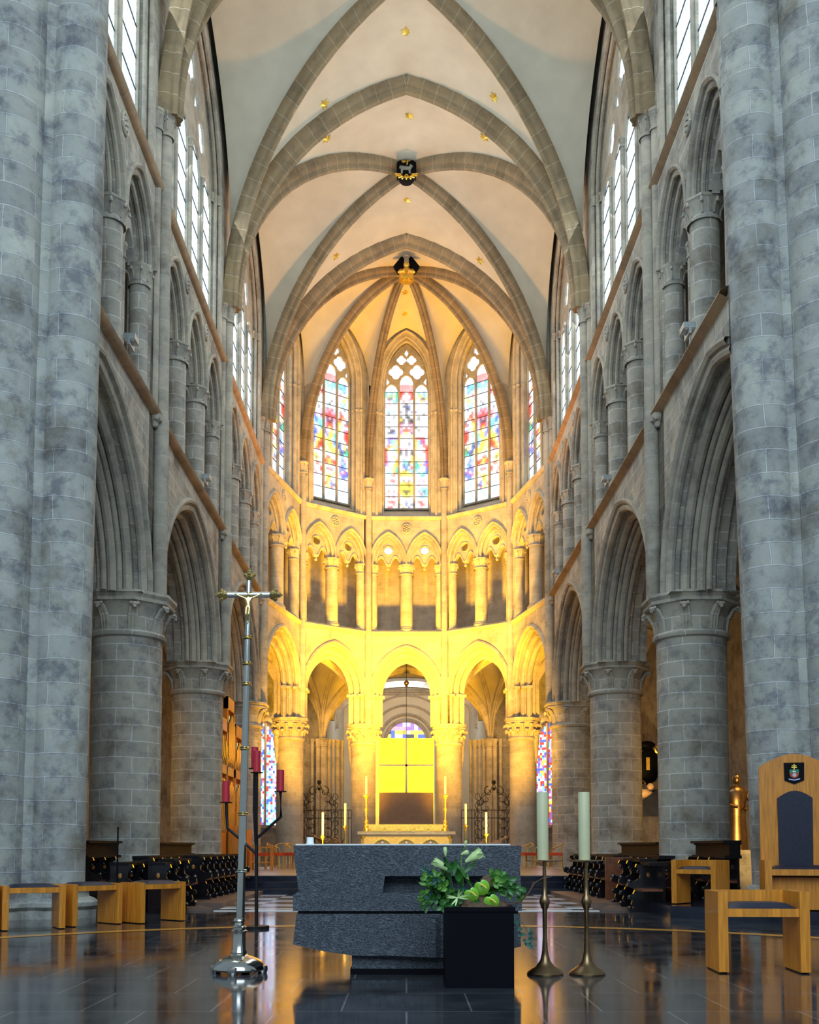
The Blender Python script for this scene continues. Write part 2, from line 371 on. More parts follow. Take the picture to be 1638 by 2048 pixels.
def capital(mb, c, r, h=0.3, n=16, crock=8, spread=1.45, oct_=True):
    """bell capital, top at c.z"""
    x, y, z = c
    mb.lathe([(r*1.18, -h-0.05), (r*1.22, -h-0.02), (r*1.18, -h+0.01), (r*1.0, -h+0.02), (r*1.04, -h*0.55), (r*1.28, -h*0.22), (r*1.3, -h*0.2)], (x, y, z), n)
    k = 8 if oct_ else n
    a0 = PI/8
    prof = [(r*1.28, -h*0.22), (r*spread*0.94, -h*0.18), (r*spread, -h*0.12), (r*spread, 0), (0.0, 0)]
    mb.lathe(prof, (x, y, z), k, None, a0, a0+2*PI)
    for i in range(crock):
        a = 2*PI*i/crock+a0; ca, sa = math.cos(a), math.sin(a)
        pth = [Vector((x+ca*r*q, y+sa*r*q, z+w*h)) for q, w in ((1.0, -0.85), (1.05, -0.55), (1.22, -0.3), (1.4, -0.25), (1.42, -0.38))]
        mb.tube(pth, [r*0.10, r*0.12, r*0.10, r*0.09, r*0.1], 6)
        mb.ball((x+ca*r*1.4, y+sa*r*1.4, z-h*0.38), r*0.13, 6)
def base_prof(r, h=0.35): return [(r*1.35, 0), (r*1.35, h*0.2), (r*1.28, h*0.28), (r*1.34, h*0.4), (r*1.3, h*0.52), (r*1.12, h*0.6), (r*1.1, h*0.72), (r*1.16, h*0.82), (r*1.1, h*0.93), (r, h)]

# ------------------------------------------------------------------ floor and platforms
mb = MB(); mb.face([(-14, -8, 0), (14, -8, 0), (14, 60, 0), (-14, 60, 0)], [(0, 0), (28, 0), (28, 68), (0, 68)])
struct('floor', mb, M['floor'])

# ------------------------------------------------------------------ choir elevation
def arcade(mb, rm, f, L, zs, z0, ztop, ords, hood, dw=1.3):
    """ords: (half width, rise, depth of its face, depth where it ends)"""
    c = L/2
    P = [arch(a, r, zs, 14, 1.22, c, z0) for a, r, _, _ in ords]
    a0 = ords[0][0]
    for d in (0, dw):
        above(mb, f, P[0], ztop, d); rect(mb, f, 0, c-a0, z0, ztop, d); rect(mb, f, c+a0, L, z0, ztop, d)
    for i, (a, r, d0, d1) in enumerate(ords):
        soffit(mb, f, P[i], d0, d1)
        if i+1 < len(ords): ring(mb, f, P[i], P[i+1], d1)
    aN = ords[0]
    # mirrored orders on the aisle side
    for i, (a, r, d0, d1) in enumerate(ords[:-1]):
        soffit(mb, f, P[i], dw-d0, dw-d1); ring(mb, f, P[i], P[i+1], dw-d1)
    for i, (a, r, d0, d1) in enumerate(ords):
        q = arch(a-0.02, r-0.02, zs, 14, 1.22, c, z0)
        roll(rm, f, q, d0+0.07, 0.085 if L > 5 else 0.055)
        if i and L > 5: roll(rm, f, arch(a-0.13, r-0.13, zs, 14, 1.22, c, z0), d0+0.19, 0.05)
    h = arch(hood[0], hood[1], zs, 14, 1.22, c, z0 if L > 5 else zs)
    rm.sweep([f(p[0], 0, p[1]) for p in h], [(-0.07, -0.05), (-0.09, 0.0), (-0.05, 0.06), (0.03, 0.06), (0.03, -0.05)], f.D)
def string(rm, f, s0, s1, z, r=0.1):
    rm.sweep([f(s0, 0, z), f(s1, 0, z)], [(0.05, 0.09), (-0.05, 0.05), (-r-0.03, 0.0), (-r-0.02, -0.07), (-0.05, -0.11), (0.05, -0.12)] if False else [(0.05, -0.12), (-0.05, -0.11), (-r-0.02, -0.07), (-r-0.05, 0.0), (-0.06, 0.05), (0.05, 0.1)], f.D)

column_proto = {}
def tri_column(kind, p, r, z0, z1, label, group):
    if p.y < 15.2: return
    key = (kind, r)
    if key not in column_proto:
        rt = root('triforium_column', (p.x, p.y, z0), label, 'column', group)
        h = z1-z0; ch = 0.36 if r > 0.15 else 0.24
        m = M['apse'] if 'apse' in kind else M['stone']
        a = MB(); a.lathe([(r, 0.16), (r, h-ch)], n=18); local('shaft', a, m, rt)
        a = MB(); a.lathe(base_prof(r, 0.2), n=18); local('base', a, m, rt)
        a = MB(); capital(a, (0, 0, h), r, ch, 14, 8, 1.42); local('capital', a, m, rt)
        column_proto[key] = rt; return rt
    return dup(column_proto[key], (p.x, p.y, z0), 0, label, group)

def triforium(side, bi, wm, rm, f, L, n, a, thick, thin, apse=False, end=None):
    zs = 12.0; pitch = 2*a+ (0.30 if not apse else 0.18); cs = [L/2+(i-(n-1)/2)*pitch for i in range(n)]
    rise = 1.22 if not apse else 1.15
    e0 = cs[0]-a; e1 = cs[-1]+a
    rect(wm, f, 0, e0, ZT, ZU, 0); rect(wm, f, e1, L, ZT, ZU, 0)
    for q in (e0, e1): wm.face([f(q, 0, ZT), f(q, 0.45, ZT), f(q, 0.45, zs), f(q, 0, zs)], [(0, ZT), (.45, ZT), (.45, zs), (0, zs)])
    for i, c in enumerate(cs):
        P = arch(a, rise, zs, 10, 1.35, c); above(wm, f, P, ZU, 0)
        if i+1 < n: rect(wm, f, c+a, cs[i+1]-a, zs, ZU, 0)
        P2 = arch(a-0.12, rise-0.14, zs, 10, 1.35, c); soffit(wm, f, P, 0, 0.12); ring(wm, f, P, P2, 0.12); soffit(wm, f, P2, 0.12, 0.45)
        if not apse:
            P3 = arch(a-0.22, rise-0.26, zs, 10, 1.35, c); soffit(wm, f, P3, 0.22, 0.45); ring(wm, f, P2, P3, 0.22)
        roll(rm, f, arch(a-0.01, rise-0.01, zs, 10, 1.35, c), 0.03, 0.045, 6); roll(rm, f, arch(a-0.13, rise-0.15, zs, 10, 1.35, c), 0.15, 0.04, 6)
        h = arch(a+0.09, rise+0.10, zs, 10, 1.35, c)
        rm.sweep([f(p[0], 0, p[1]) for p in h], [(-0.06, -0.03), (-0.09, 0.01), (-0.05, 0.05), (0.03, 0.05), (0.03, -0.03)], f.D)
        ai = a-(0.2 if not apse else 0.11); ri = rise-(0.24 if not apse else 0.12)
        top = arch(ai, ri, zs, 10, 1.35, c)
        if not apse:
            la = ai/2-0.03
            l1 = arch(la, 0.50, zs-0.05, 6, 1.4, c-ai/2-0.01); l2 = arch(la, 0.50, zs-0.05, 6, 1.4, c+ai/2+0.01)
            out = top+list(reversed(l2))+list(reversed(l1))
            wm.plate(out, [circ(c, zs+0.60, 0.155, 18)], f, 0.27, 0.40, 0)
        else:
            # trefoiled head with a hanging cusp and an oculus above
            la = ai/2
            l1 = [(c-ai+0.0+ai*0.94*t/8*1.0, zs-0.02+0.34*math.sin(PI*min(1, (t/8)*1.12))) for t in range(9)]
            l2 = [(2*c-x, z) for x, z in reversed(l1)]
            bottom = l1+[(c, zs-0.10)]+l2
            out = top+list(reversed(bottom))
            wm.plate(out, [circ(c, zs+0.60, 0.165, 16)], f, 0.2, 0.34, 0)
            roll(rm, f, [(c-ai+0.02+ai*0.94*t/8, zs+0.04+0.34*math.sin(PI*min(1, (t/8)*1.12))) for t in range(9)], 0.19, 0.03, 6)
            roll(rm, f, [(c+ai-0.02-ai*0.94*t/8, zs+0.04+0.34*math.sin(PI*min(1, (t/8)*1.12))) for t in range(9)], 0.19, 0.03, 6)
            roll(rm, f, circ(c, zs+0.60, 0.18, 16)+[circ(c, zs+0.60, 0.18, 16)[0]], 0.19, 0.025, 6)
            rm.ball(f(c, 0.25, zs-0.12), 0.06, 8)
    # passage: back wall, floor and lid
    back = 1.35
    ex = 0.75 if apse else 0.0
    rect(wm, f, -ex, L+ex, ZT, ZU, back); rect(wm, f, -ex, L+ex, ZU, 23, 0.9) if apse and False else None
    wm.face([f(0, 0, ZT), f(L, 0, ZT), f(L, back, ZT), f(0, back, ZT)], [(0, 0), (L, 0), (L, back), (0, back)])
    wm.face([f(0, 0.45, ZU-0.3), f(L, 0.45, ZU-0.3), f(L, back, ZU-0.3), f(0, back, ZU-0.3)], [(0, 0), (L, 0), (L, back), (0, back)])
    rect(wm, f, 0, L, zs+0.2 if apse else zs+0.3, ZU, 0.451) if False else None
    # rosettes between the arches
    for i in range(n-1):
        c = (cs[i]+cs[i+1])/2
        if f(c, 0, 0).y < 15.2: continue
        rz = root('rosette', f(c, 0, 13.42), '%s carved stone rosette between the gallery arches, %s' % (('first', 'second')[i], bi) if n > 2 else 'carved stone rosette between the gallery arches, %s' % bi, 'rosette', 'carved rosettes between the gallery arches')
        o = MB(); R = 0.17
        roll(o, f, circ(c, 13.42, R, 18)+[circ(c, 13.42, R, 18)[0]], -0.02, 0.03, 6)
        for k in range(6):
            aa = PI/3*k+PI/6; o.ball(f(c+R*.55*math.cos(aa), -0.01, 13.42+R*.55*math.sin(aa)), 0.045, 8)
        o.ball(f(c, -0.02, 13.42), 0.04, 8)
        o.build('rosette_carving', M['apse'] if apse else M['stone'], rz)
    # columns
    for i in range(n-1):
        c = (cs[i]+cs[i+1])/2
        p = f(c, 0.24, 0); tri_column('apse' if apse else 'nave', p, thick, ZT+0.02, zs, 'stout round gallery column %s of the %s' % (('in the middle',) if n == 2 else (('nearer the crossing',), ('nearer the apse',))[i])[0:1][0:1][0] if False else 'stout round gallery column, %s, %s' % ((('middle',) if n == 2 else ('first', 'second'))[i if n > 2 else 0], bi), 'stout columns of the triforium gallery')
    for q, nm in ((e0+0.02, 'near end'), (e1-0.02, 'far end')):
        p = f(q, 0.22, 0); tri_column('apse2' if apse else 'nave2', p, thick*0.72, ZT+0.02, zs, 'engaged gallery column at the %s, %s' % (nm, bi), 'engaged columns of the triforium gallery')
    if not apse:
        for i, c in enumerate(cs):
            p = f(c, 0.33, 0); tri_column('thin', p, thin, ZT+0.02, zs-0.05, 'slim gallery shaft in the %s arch, %s' % (('first', 'second', 'third')[i], bi), 'slim shafts of the triforium gallery')

def lights_glass(f, rects_, d, mat, name, parent, bars, barm, colour=None):
    g = MB()
    for (s0, s1, z0, z1) in rects_:
        g.face([f(s0, d, z0), f(s1, d, z0), f(s1, d, z1), f(s0, d, z1)], [(s0, z0), (s1, z0), (s1, z1), (s0, z1)])
    g.build(name, mat, parent, None)
WN = [0]
def clerestory(f, L, wm, rm, side):
    c = L/2; WN[0] += 1
    a, zs, rise = 2.98, 17.9, 2.95
    P = arch(a, rise, zs, 14, 1.45, c, ZU+0.1)
    above(wm, f, P, 23.2, 0); rect(wm, f, 0, c-a, ZU, 23.2, 0); rect(wm, f, c+a, L, ZU, 23.2, 0)
    P2 = arch(a-0.16, rise-0.2, zs, 14, 1.45, c, ZU+0.1); soffit(wm, f, P, 0, 0.1); ring(wm, f, P, P2, 0.1); soffit(wm, f, P2, 0.1, 0.45)
    wm.face([f(c-a, 0, ZU+0.1), f(c+a, 0, ZU+0.1), f(c+a, 0.6, ZU+0.35), f(c-a, 0.6, ZU+0.35)], [(0, 0), (2*a, 0), (2*a, .6), (0, .6)])
    for k, (da, dd, r) in enumerate(((0.03, 0.04, 0.05), (0.17, 0.14, 0.045))):
        roll(rm, f, arch(a-da, rise-da*1.15, zs, 14, 1.45, c, ZU+0.12), dd, r, 6)
    for s in (-1, 1): capital(rm, f(c+s*(a-0.05), 0.06, zs+0.1), 0.06, 0.2, 8, 4, 1.6); capital(rm, f(c+s*(a-0.24), 0.22, zs+0.1), 0.05, 0.2, 8, 4, 1.6)
    # window: structure with frame, panes, bars
    wr = root('window_%d' % WN[0], f(c, 0.5, ZU+0.3), None, None, None, 'structure')
    ai = a-0.17; ri = rise-0.21; z0 = ZU+0.3
    out = arch(ai, ri, zs, 14, 1.45, c, z0)
    w = 2*ai/4; holes = []
    for i in range(4):
        cc = c-ai+w*(i+0.5); hw = w/2-0.085
        holes.append(arch(hw, 0.62, 17.35, 6, 1.3, cc, z0+0.12))
    for s in (-1, 1): holes.append(foil(c+s*ai/2, 18.52, 0.40, 4, PI/4, 28))
    holes.append(foil(c, 19.55, 0.62, 6, 0, 36))
    for s in (-1, 1):
        holes.append([(c+s*0.52, 18.72), (c+s*1.05, 19.02), (c+s*0.8, 19.3), (c+s*0.62, 19.1)])
    tr = MB(); tr.plate(out, holes, f, 0.22, 0.36)
    for i in range(1, 4):
        x = c-ai+w*i; R = 0.05 if i != 2 else 0.07
        roll(tr, f, [(x, z0), (x, 17.5)], 0.20, R, 6); capital(tr, f(x, 0.19, 17.5), R, 0.16, 8, 4, 1.7)
    cut_mesh(tr.build('window_tracery', M['rib'], wr))
    g = MB(); step = 0.62; z = z0
    ga = arch(ai, ri, zs, 14, 1.45, c, z0)
    g.plate(ga, [], f, 0.28, 0.292); cut_mesh(g.build('window_pane', M['glass'], wr, None))
    b = MB()
    z = z0+0.5
    while z < 18.2:
        for i in range(4):
            s0 = c-ai+w*i+0.08; b.box(0, 1, 0, 1, 0, 1, Matrix([[f.S.x*(w-0.16), f.D.x*0.03, 0, f(s0, 0.262, z).x], [f.S.y*(w-0.16), f.D.y*0.03, 0, f(s0, 0.262, z).y], [0, 0, 0.025, z], [0, 0, 0, 1]]))
        z += 0.62
    cut_mesh(b.build('saddle_bar', M['lead'], wr))

def bulb(rm, p, r=0.15):
    rm.ball(p, r, 10, 1, 1, 0.85); rm.ball(p+Vector((0, 0, 0.12)), r*0.9, 10, 1, 1, 0.4); rm.ball(p-Vector((0, 0, 0.13)), r*0.55, 8)
    for k in range(6): rm.ball(p+Vector((math.cos(k*PI/3)*r*0.7, math.sin(k*PI/3)*r*0.7, -0.05)), r*0.35, 6)
def shafts(rm, p, D, S, mat_r=0.135, zb=9.22):
    """vault shaft cluster against the wall at p; D points out of the room"""
    c = p-D*0.10
    rm.lathe([(0.15, ZC), (0.15, zb+0.05), (mat_r, zb+0.06), (mat_r, ZV-0.35)], (c.x, c.y, 0), 14)
    for s in (-1, 1):
        q = p+S*(0.23*s)+D*0.02
        rm.lathe([(0.105, zb+0.15), (0.105, ZV-0.32)], (q.x, q.y, 0), 12)
        bulb(rm, Vector((q.x, q.y, zb+0.02))-D*0.04)
        capital(rm, (q.x, q.y, ZV), 0.11, 0.36, 12, 6, 1.55)
        q2 = p+S*(0.40*s)+D*0.10
        rm.lathe([(0.07, ZT+0.1), (0.07, 21.3)], (q2.x, q2.y, 0), 10)
    capital(rm, (c.x, c.y, ZV+0.05), 0.14, 0.42, 14, 8, 1.6)

SIDE = {-1: 'left', 1: 'right'}
BAYN = ['bay nearest the crossing', 'second bay from the crossing', 'third bay from the crossing']
for s in (-1, 1):
    for b in range(3):
        f = Fr((s*WX, YS[b]), (s*WX, YS[b+1]), Vector((s, 0, 0))); L = f.L
        wm, rm, sg = MB(), MB(), MB(); CUT[0] = (14.95 if s < 0 else 15.1) if b == 0 else None
        arcade(wm, rm, f, L, ZC, ZC-0.05, ZT, [(3.06, 2.98, 0, 0.24), (2.90, 2.82, 0.24, 0.48), (2.72, 2.64, 0.48, 0.82)], (3.17, 3.10))
        for e0, e1 in ((0, L/2-2.72), (L/2+2.72, L)): wm.face([f(e0, 0, ZC-0.05), f(e1, 0, ZC-0.05), f(e1, 1.3, ZC-0.05), f(e0, 1.3, ZC-0.05)])
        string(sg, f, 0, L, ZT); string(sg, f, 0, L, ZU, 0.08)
        triforium(SIDE[s]+' wall', '%s wall, %s' % (SIDE[s], BAYN[b]), wm, rm, f, L, 3, 0.92, 0.25, 0.085)
        clerestory(f, L, wm, rm, s)
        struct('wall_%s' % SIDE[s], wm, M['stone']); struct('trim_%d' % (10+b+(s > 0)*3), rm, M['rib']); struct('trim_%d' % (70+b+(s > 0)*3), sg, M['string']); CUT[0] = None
    for b in (1, 2, 3):
        rm = MB(); shafts(rm, Vector((s*WX, YS[b], 0)), Vector((s, 0, 0)), Vector((0, 1, 0)))
        struct('trim_%d' % (20+b+(s > 0)*3), rm, M['rib'])
# apse
APN = ['left flank of the apse', 'left-hand canted side of the apse', 'centre of the apse', 'right-hand canted side of the apse', 'right flank of the apse']
apse_fr = []
for i in range(5):
    a, b = AP[i], AP[i+1]; mid = Vector(((a[0]+b[0])/2, (a[1]+b[1])/2, 0)); f = Fr(a, b, mid-CEN); L = f.L; apse_fr.append(f)
    wm, rm = MB(), MB(); flank = i in (0, 4); k = L/3.0
    arcade(wm, rm, f, L, 6.88, ZC-0.05, ZT, [(L/2-0.20, 1.80, 0, 0.2), (L/2-0.36, 1.58, 0.2, 0.38), (L/2-0.50, 1.38, 0.38, 0.55)], (L/2-0.12, 1.90), 0.95)
    string(rm, f, 0.1, L-0.1, ZT, 0.06); string(rm, f, 0.1, L-0.1, ZU, 0.06)
    for s in (0, 1):
        for dd, o in ((0.03, 0.3), (0.26, 0.45), (0.4, 0.58)):
            p = f(L*s+(1 if s == 0 else -1)*(o-0.03), dd+0.04, 0); rm.box(-0.1, 0.1, -0.1, 0.1, 6.80, 6.90, Matrix.Translation((p.x, p.y, 0)))
    tw = 0.62 if not flank else 0.85
    triforium('apse', APN[i], wm, rm, f, L, 2, tw, 0.24, 0.08, apse=True)
    # lancet wall
    c = L/2; a_ = 1.02 if not flank else 1.3; zs = 19.1; rise = 2.05
    P = arch(a_, rise, zs, 12, 1.4, c, ZU+0.1); above(wm, f, P, 23, 0); rect(wm, f, 0, c-a_, ZU, 23, 0); rect(wm, f, c+a_, L, ZU, 23, 0)
    P2 = arch(a_-0.1, rise-0.12, zs, 12, 1.4, c, ZU+0.1); soffit(wm, f, P, 0, 0.15); ring(wm, f, P, P2, 0.15); soffit(wm, f, P2, 0.15, 0.55)
    wm.face([f(c-a_, 0, ZU+0.1), f(c+a_, 0, ZU+0.1), f(c+a_, 0.5, ZU+0.42), f(c-a_, 0.5, ZU+0.42)], [(0, 0), (2, 0), (2, .6), (0, .6)])
    for da, dd, r in ((-0.14, -0.03, 0.055), (0.02, 0.05, 0.05), (0.11, 0.2, 0.04)):
        roll(rm, f, arch(a_-da, rise-da*1.2, zs, 12, 1.4, c, ZU+0.05), dd, r, 6)
        for s in (-1, 1): capital(rm, f(c+s*(a_-da), dd, 18.05), r, 0.16, 8, 4, 1.5)
    struct('wall_apse', wm, M['apse']); struct('trim_%d' % (30+i), rm, M['apse'])
for i, (x, y) in enumerate(AP):
    D = (Vector((x, y, 0))-CEN).normalized() if 0 < i < 5 else None
    if D is None: continue
    rm = MB(); S = Vector((-D.y, D.x, 0)); p = Vector((x, y, 0)); c = p-D*0.08
    rm.lathe([(0.14, ZC), (0.14, 9.2), (0.125, 9.25), (0.125, ZV-0.35)], (c.x, c.y, 0), 14); capital(rm, (c.x, c.y, ZV), 0.135, 0.4, 14, 8, 1.6)
    for s in (-1, 1):
        q = p+S*(0.2*s)+D*0.06; rm.lathe([(0.085, ZC+0.1), (0.085, 18.2)], (q.x, q.y, 0), 12); capital(rm, (q.x, q.y, 18.2), 0.085, 0.2, 8, 6, 1.4)
        bulb(rm, Vector((q.x, q.y, 9.15))+S*(0.12*s)-D*0.05, 0.09)
        q = p+S*(0.34*s)+D*0.1; rm.lathe([(0.06, ZU), (0.06, 18.0)], (q.x, q.y, 0), 10)
    struct('trim_%d' % (40+i), rm, M['apse'])

# ------------------------------------------------------------------ vaults
def archpath(p0, p1, zs, za, n=16, k=1.37):
    """half arch from springer p0 to crown p1, list of Vectors"""
    a = (Vector(p1)-Vector(p0)).length; r = k*a; full = math.acos((r-a)/r); h = math.sqrt(r*r-(r-a)**2); out = []
    for i in range(n+1):
        t = full*i/n; x = a-((a-r)+r*math.cos(t)); z = zs+r*math.sin(t)*(za-zs)/h
        q = Vector(p0).lerp(Vector(p1), x/a); q.z = z; out.append(q)
    return out
def cell(mb, A, B, bulge=0.22, m=6):
    n = len(A); rows = []; uvr = []
    for i in range(n):
        t = i/(n-1); row = []
        for j in range(m+1):
            u = j/m; p = A[i].lerp(B[i], u); p.z += bulge*math.sin(PI*u)*math.sin(PI*t*0.9+0.1)+0.06; row.append(p)
        rows.append(row); uvr.append([(p.x, p.y) for p in row])
    mb.grid(rows, uvr)
RIB = [(-0.17, 0.14), (-0.17, 0.0), (-0.13, -0.10), (-0.08, -0.13), (-0.06, -0.24), (0.0, -0.29), (0.06, -0.24), (0.08, -0.13), (0.13, -0.10), (0.17, 0.0), (0.17, 0.14)]
RIBT = [(x*1.35, y*1.1) for x, y in RIB]
def rib(mb, path, prof=RIB):
    h = (path[-1]-path[0]); h.z = 0; N = h.cross(Vector((0, 0, 1))).normalized(); t = (path[1]-path[0]).normalized()
    b = t.cross(N)
    # crown side must be 'up and outward'
    up = Vector((0, 0, 1))
    t2 = (path[-1]-path[-2]).normalized()
    if t2.cross(N).dot(up) < 0: prof = [(u, -w) for u, w in prof]
    mb.sweep(path, prof, N)
def vault_bay(x0, x1, y0, y1, zs, za, zw, web, ribs, trans=(True, True), bulge=0.22, boss=True, rp=RIB, tp=RIBT, wk=1.6, zws=None, n=16):
    cx, cy = (x0+x1)/2, (y0+y1)/2; C = (cx, cy, 0)
    for sx, x in ((0, x0), (1, x1)):
        for sy, y in ((0, y0), (1, y1)):
            Dg = archpath((x, y, 0), C, zs, za, n, 1.12); rib(ribs, Dg, rp)
            Tr = archpath((x, y, 0), (cx, y, 0), zs, za+0.02, n)
            cell(web, Tr, Dg, bulge)
            zz = zws or zs
            Wl = archpath((x, y, 0), (x, cy, 0), zz, zw, n, wk)
            if zz > zs: 
                Wl = [Vector((x, y, zs+(zz-zs)*i/5)) for i in range(5)]+[archpath((x, y, 0), (x, cy, 0), zz, zw, n-5, wk)[i] for i in range(n-4)]
            cell(web, Wl, Dg, bulge)
    for k, y in enumerate((y0, y1)):
        if trans[k]:
            for x in (x0, x1): rib(ribs, archpath((x, y, 0), (cx, y, 0), zs, za, n), tp)
for b in range(3):
    web, ribs = MB(), MB()
    vault_bay(-4.72, 4.72, YS[b], YS[b+1], ZV, ZA, 21.2, web, ribs, (b == 0, True), zws=17.4)
    struct('ceiling', web, M['plaster'], ang=60); struct('trim_%d' % (50+b), ribs, M['vault_rib'])
web, ribs = MB(), MB()
C0 = (0, 35.9, 0)
V = [Vector((x*0.975, 35.9+(y-35.9)*0.975, 0)) for x, y in AP]
D_ = [archpath(v, C0, ZV, ZA, 16, 1.12) for v in V]
for d in D_: rib(ribs, d, [(x*0.85, y*0.85) for x, y in RIB])
for i in (0, 5): cell(web, archpath(V[i], (0, V[i].y, 0), ZV, ZA+0.02), D_[i], 0.1)
for i in range(5):
    m = (V[i]+V[i+1])/2; zz = 18.9 if i not in (0, 4) else 18.2
    for j in (i, i+1):
        Wl = [Vector((V[j].x, V[j].y, ZV+(zz-ZV)*k/5)) for k in range(5)]+archpath(V[j], m, zz, 21.35, 11, 1.4)
        cell(web, Wl, D_[j], 0.12)
struct('ceiling', web, M['plaster'], ang=60); struct('trim_54', ribs, M['vault_rib'])
# roof above the webs so that no sky leaks in
mb = MB(); mb.box(-9, 9, 12.4, 46, 23.6, 24.0); struct('ceiling', mb, M['dark_stone'])

# ------------------------------------------------------------------ more materials
M['wood'] = plain('honey_oak', (0.60, 0.215, 0.018), 0.42, 0, 0.28, 3.0, 0.05, 0.4, 0.15, (14, 14, 0.9))
M['organ_wood'] = plain('organ_oak', (0.66, 0.22, 0.015), 0.4, 0, 0.2, 3.0, 0.05, 0.4, 0.1, (10, 10, 0.8))
M['leather'] = plain('navy_leather', (0.016, 0.016, 0.034), 0.45, 0, 0.2, 30, 0.1, 0.3)
M['stall'] = plain('black_varnished_oak', (0.008, 0.007, 0.009), 0.2, 0, 0.3, 9, 0.05, 0.4, 0.25)
M['carved'] = plain('carved_black_oak', (0.008, 0.007, 0.008), 0.6, 0, 0.3, 20, 0.6, 0.12)
M['stall_gleam'] = plain('oak_painted_gleam', (0.42, 0.17, 0.03), 0.25, 0, 0.3, 9, 0, 0.6, 0.5)  # golden tone puts a highlight into the colour of the stall ovals
M['stall_seat'] = plain('reddish_oak', (0.16, 0.05, 0.02), 0.3, 0, 0.3, 9)
M['platform'] = plain('brown_floorboards', (0.16, 0.095, 0.07), 0.38, 0, 0.2, 4, 0.05, 0.5, 0, (1, 12, 1))
M['chrome'] = plain('polished_silver', (0.60, 0.58, 0.53), 0.14, 1.0, 0.05, 10)
M['brass'] = plain('brass', (0.78, 0.56, 0.22), 0.22, 1.0, 0.1, 30)
M['bronze'] = plain('bronze', (0.26, 0.165, 0.085), 0.34, 1.0, 0.15, 12)
M['cream_wax'] = plain('cream_wax', (0.52, 0.50, 0.30), 0.5, 0, 0.05, 5)
M['white_wax'] = plain('white_wax', (0.75, 0.70, 0.58), 0.5, 0, 0.04, 5)
M['red_wax'] = plain('red_wax', (0.52, 0.015, 0.035), 0.45, 0, 0.08, 5)
M['marble_black'] = plain('black_marble', (0.012, 0.015, 0.028), 0.15, 0, 0.4, 3)
M['sanctuary'] = plain('tan_stone_floor', (0.30, 0.23, 0.17), 0.3, 0, 0.15, 1.5)
M['red_paint'] = plain('red_paint', (0.45, 0.05, 0.02), 0.6)
M['white'] = plain('white_paint', (0.8, 0.8, 0.8), 0.6, 0, 0.03)
M['leaf'] = plain('green_leaf', (0.025, 0.12, 0.015), 0.4, 0, 0.4, 12)
M['leaf_light'] = plain('lime_leaf', (0.08, 0.22, 0.02), 0.4, 0, 0.3, 12)
M['leaf_blue'] = plain('eucalyptus_leaf', (0.03, 0.11, 0.085), 0.5, 0, 0.3, 12)
M['lily'] = plain('pale_green_petal', (0.50, 0.66, 0.28), 0.45, 0, 0.15, 12)
M['spathe'] = plain('lime_spathe', (0.24, 0.55, 0.04), 0.22, 0, 0.15, 12, 0.1, 0.7, 0.4)
M['spadix'] = plain('yellow_spadix', (0.75, 0.62, 0.08), 0.5)
M['bark'] = plain('brown_bark', (0.10, 0.055, 0.03), 0.8, 0, 0.4, 30, 0.5)
M['grey_metal'] = plain('grey_metal', (0.35, 0.38, 0.38), 0.35, 0.7)
M['red_fabric'] = plain('red_fabric', (0.6, 0.06, 0.01), 0.8)
M['cane'] = plain('varnished_cane', (0.62, 0.36, 0.08), 0.35)
M['effigy_stone'] = plain('effigy_stone', (0.42, 0.28, 0.17), 0.8, 0, 0.2, 9)
M['ochre_band'] = plain('ochre_band', (0.62, 0.30, 0.06), 0.2, 0, 0.12, 3)  # even ochre colour of the flat arc on the floor
def altar_mat():
    m, t, n, l, b = nt('chiselled_bluestone')
    tc = n.new('ShaderNodeTexCoord'); mp = n.new('ShaderNodeMapping'); mp.inputs['Rotation'].default_value = (0, math.radians(38), 0); mp.inputs['Scale'].default_value = (55, 55, 150); l.new(tc.outputs['Object'], mp.inputs[0])
    dz = n.new('ShaderNodeTexNoise'); dz.inputs['Scale'].default_value = 3; l.new(tc.outputs['Object'], dz.inputs['Vector'])
    va = n.new('ShaderNodeVectorMath'); va.operation = 'MULTIPLY_ADD'; l.new(dz.outputs['Color'], va.inputs[0]); va.inputs[1].default_value = (9, 9, 26); l.new(mp.outputs[0], va.inputs[2])
    nz = n.new('ShaderNodeTexNoise'); nz.inputs['Scale'].default_value = 1.0; nz.inputs['Detail'].default_value = 3; l.new(va.outputs[0], nz.inputs['Vector'])
    l.new(ramp(n, l, nz.outputs[0], [(0.38, (0.022, 0.027, 0.036)), (0.52, (0.06, 0.07, 0.088)), (0.7, (0.14, 0.155, 0.18))]), b.inputs['Base Color'])
    b.inputs['Roughness'].default_value = 0.7
    bp = n.new('ShaderNodeBump'); bp.inputs['Strength'].default_value = 0.9; bp.inputs['Distance'].default_value = 0.012; l.new(nz.outputs[0], bp.inputs['Height']); l.new(bp.outputs[0], b.inputs['Normal'])
    return m
M['bluestone'] = altar_mat()
def checker_mat():
    m, t, n, l, b = nt('black_and_white_marble')
    tc = n.new('ShaderNodeTexCoord'); mp = n.new('ShaderNodeMapping'); mp.inputs['Location'].default_value = (0.3, 0.1, 0); l.new(tc.outputs['Object'], mp.inputs[0])
    ck = n.new('ShaderNodeTexChecker'); ck.inputs['Scale'].default_value = 1.35; ck.inputs['Color1'].default_value = (0.62, 0.66, 0.74, 1); ck.inputs['Color2'].default_value = (0.07, 0.065, 0.06, 1); l.new(mp.outputs[0], ck.inputs['Vector'])
    l.new(ck.outputs['Color'], b.inputs['Base Color']); b.inputs['Roughness'].default_value = 0.15
    return m
M['checker'] = checker_mat()
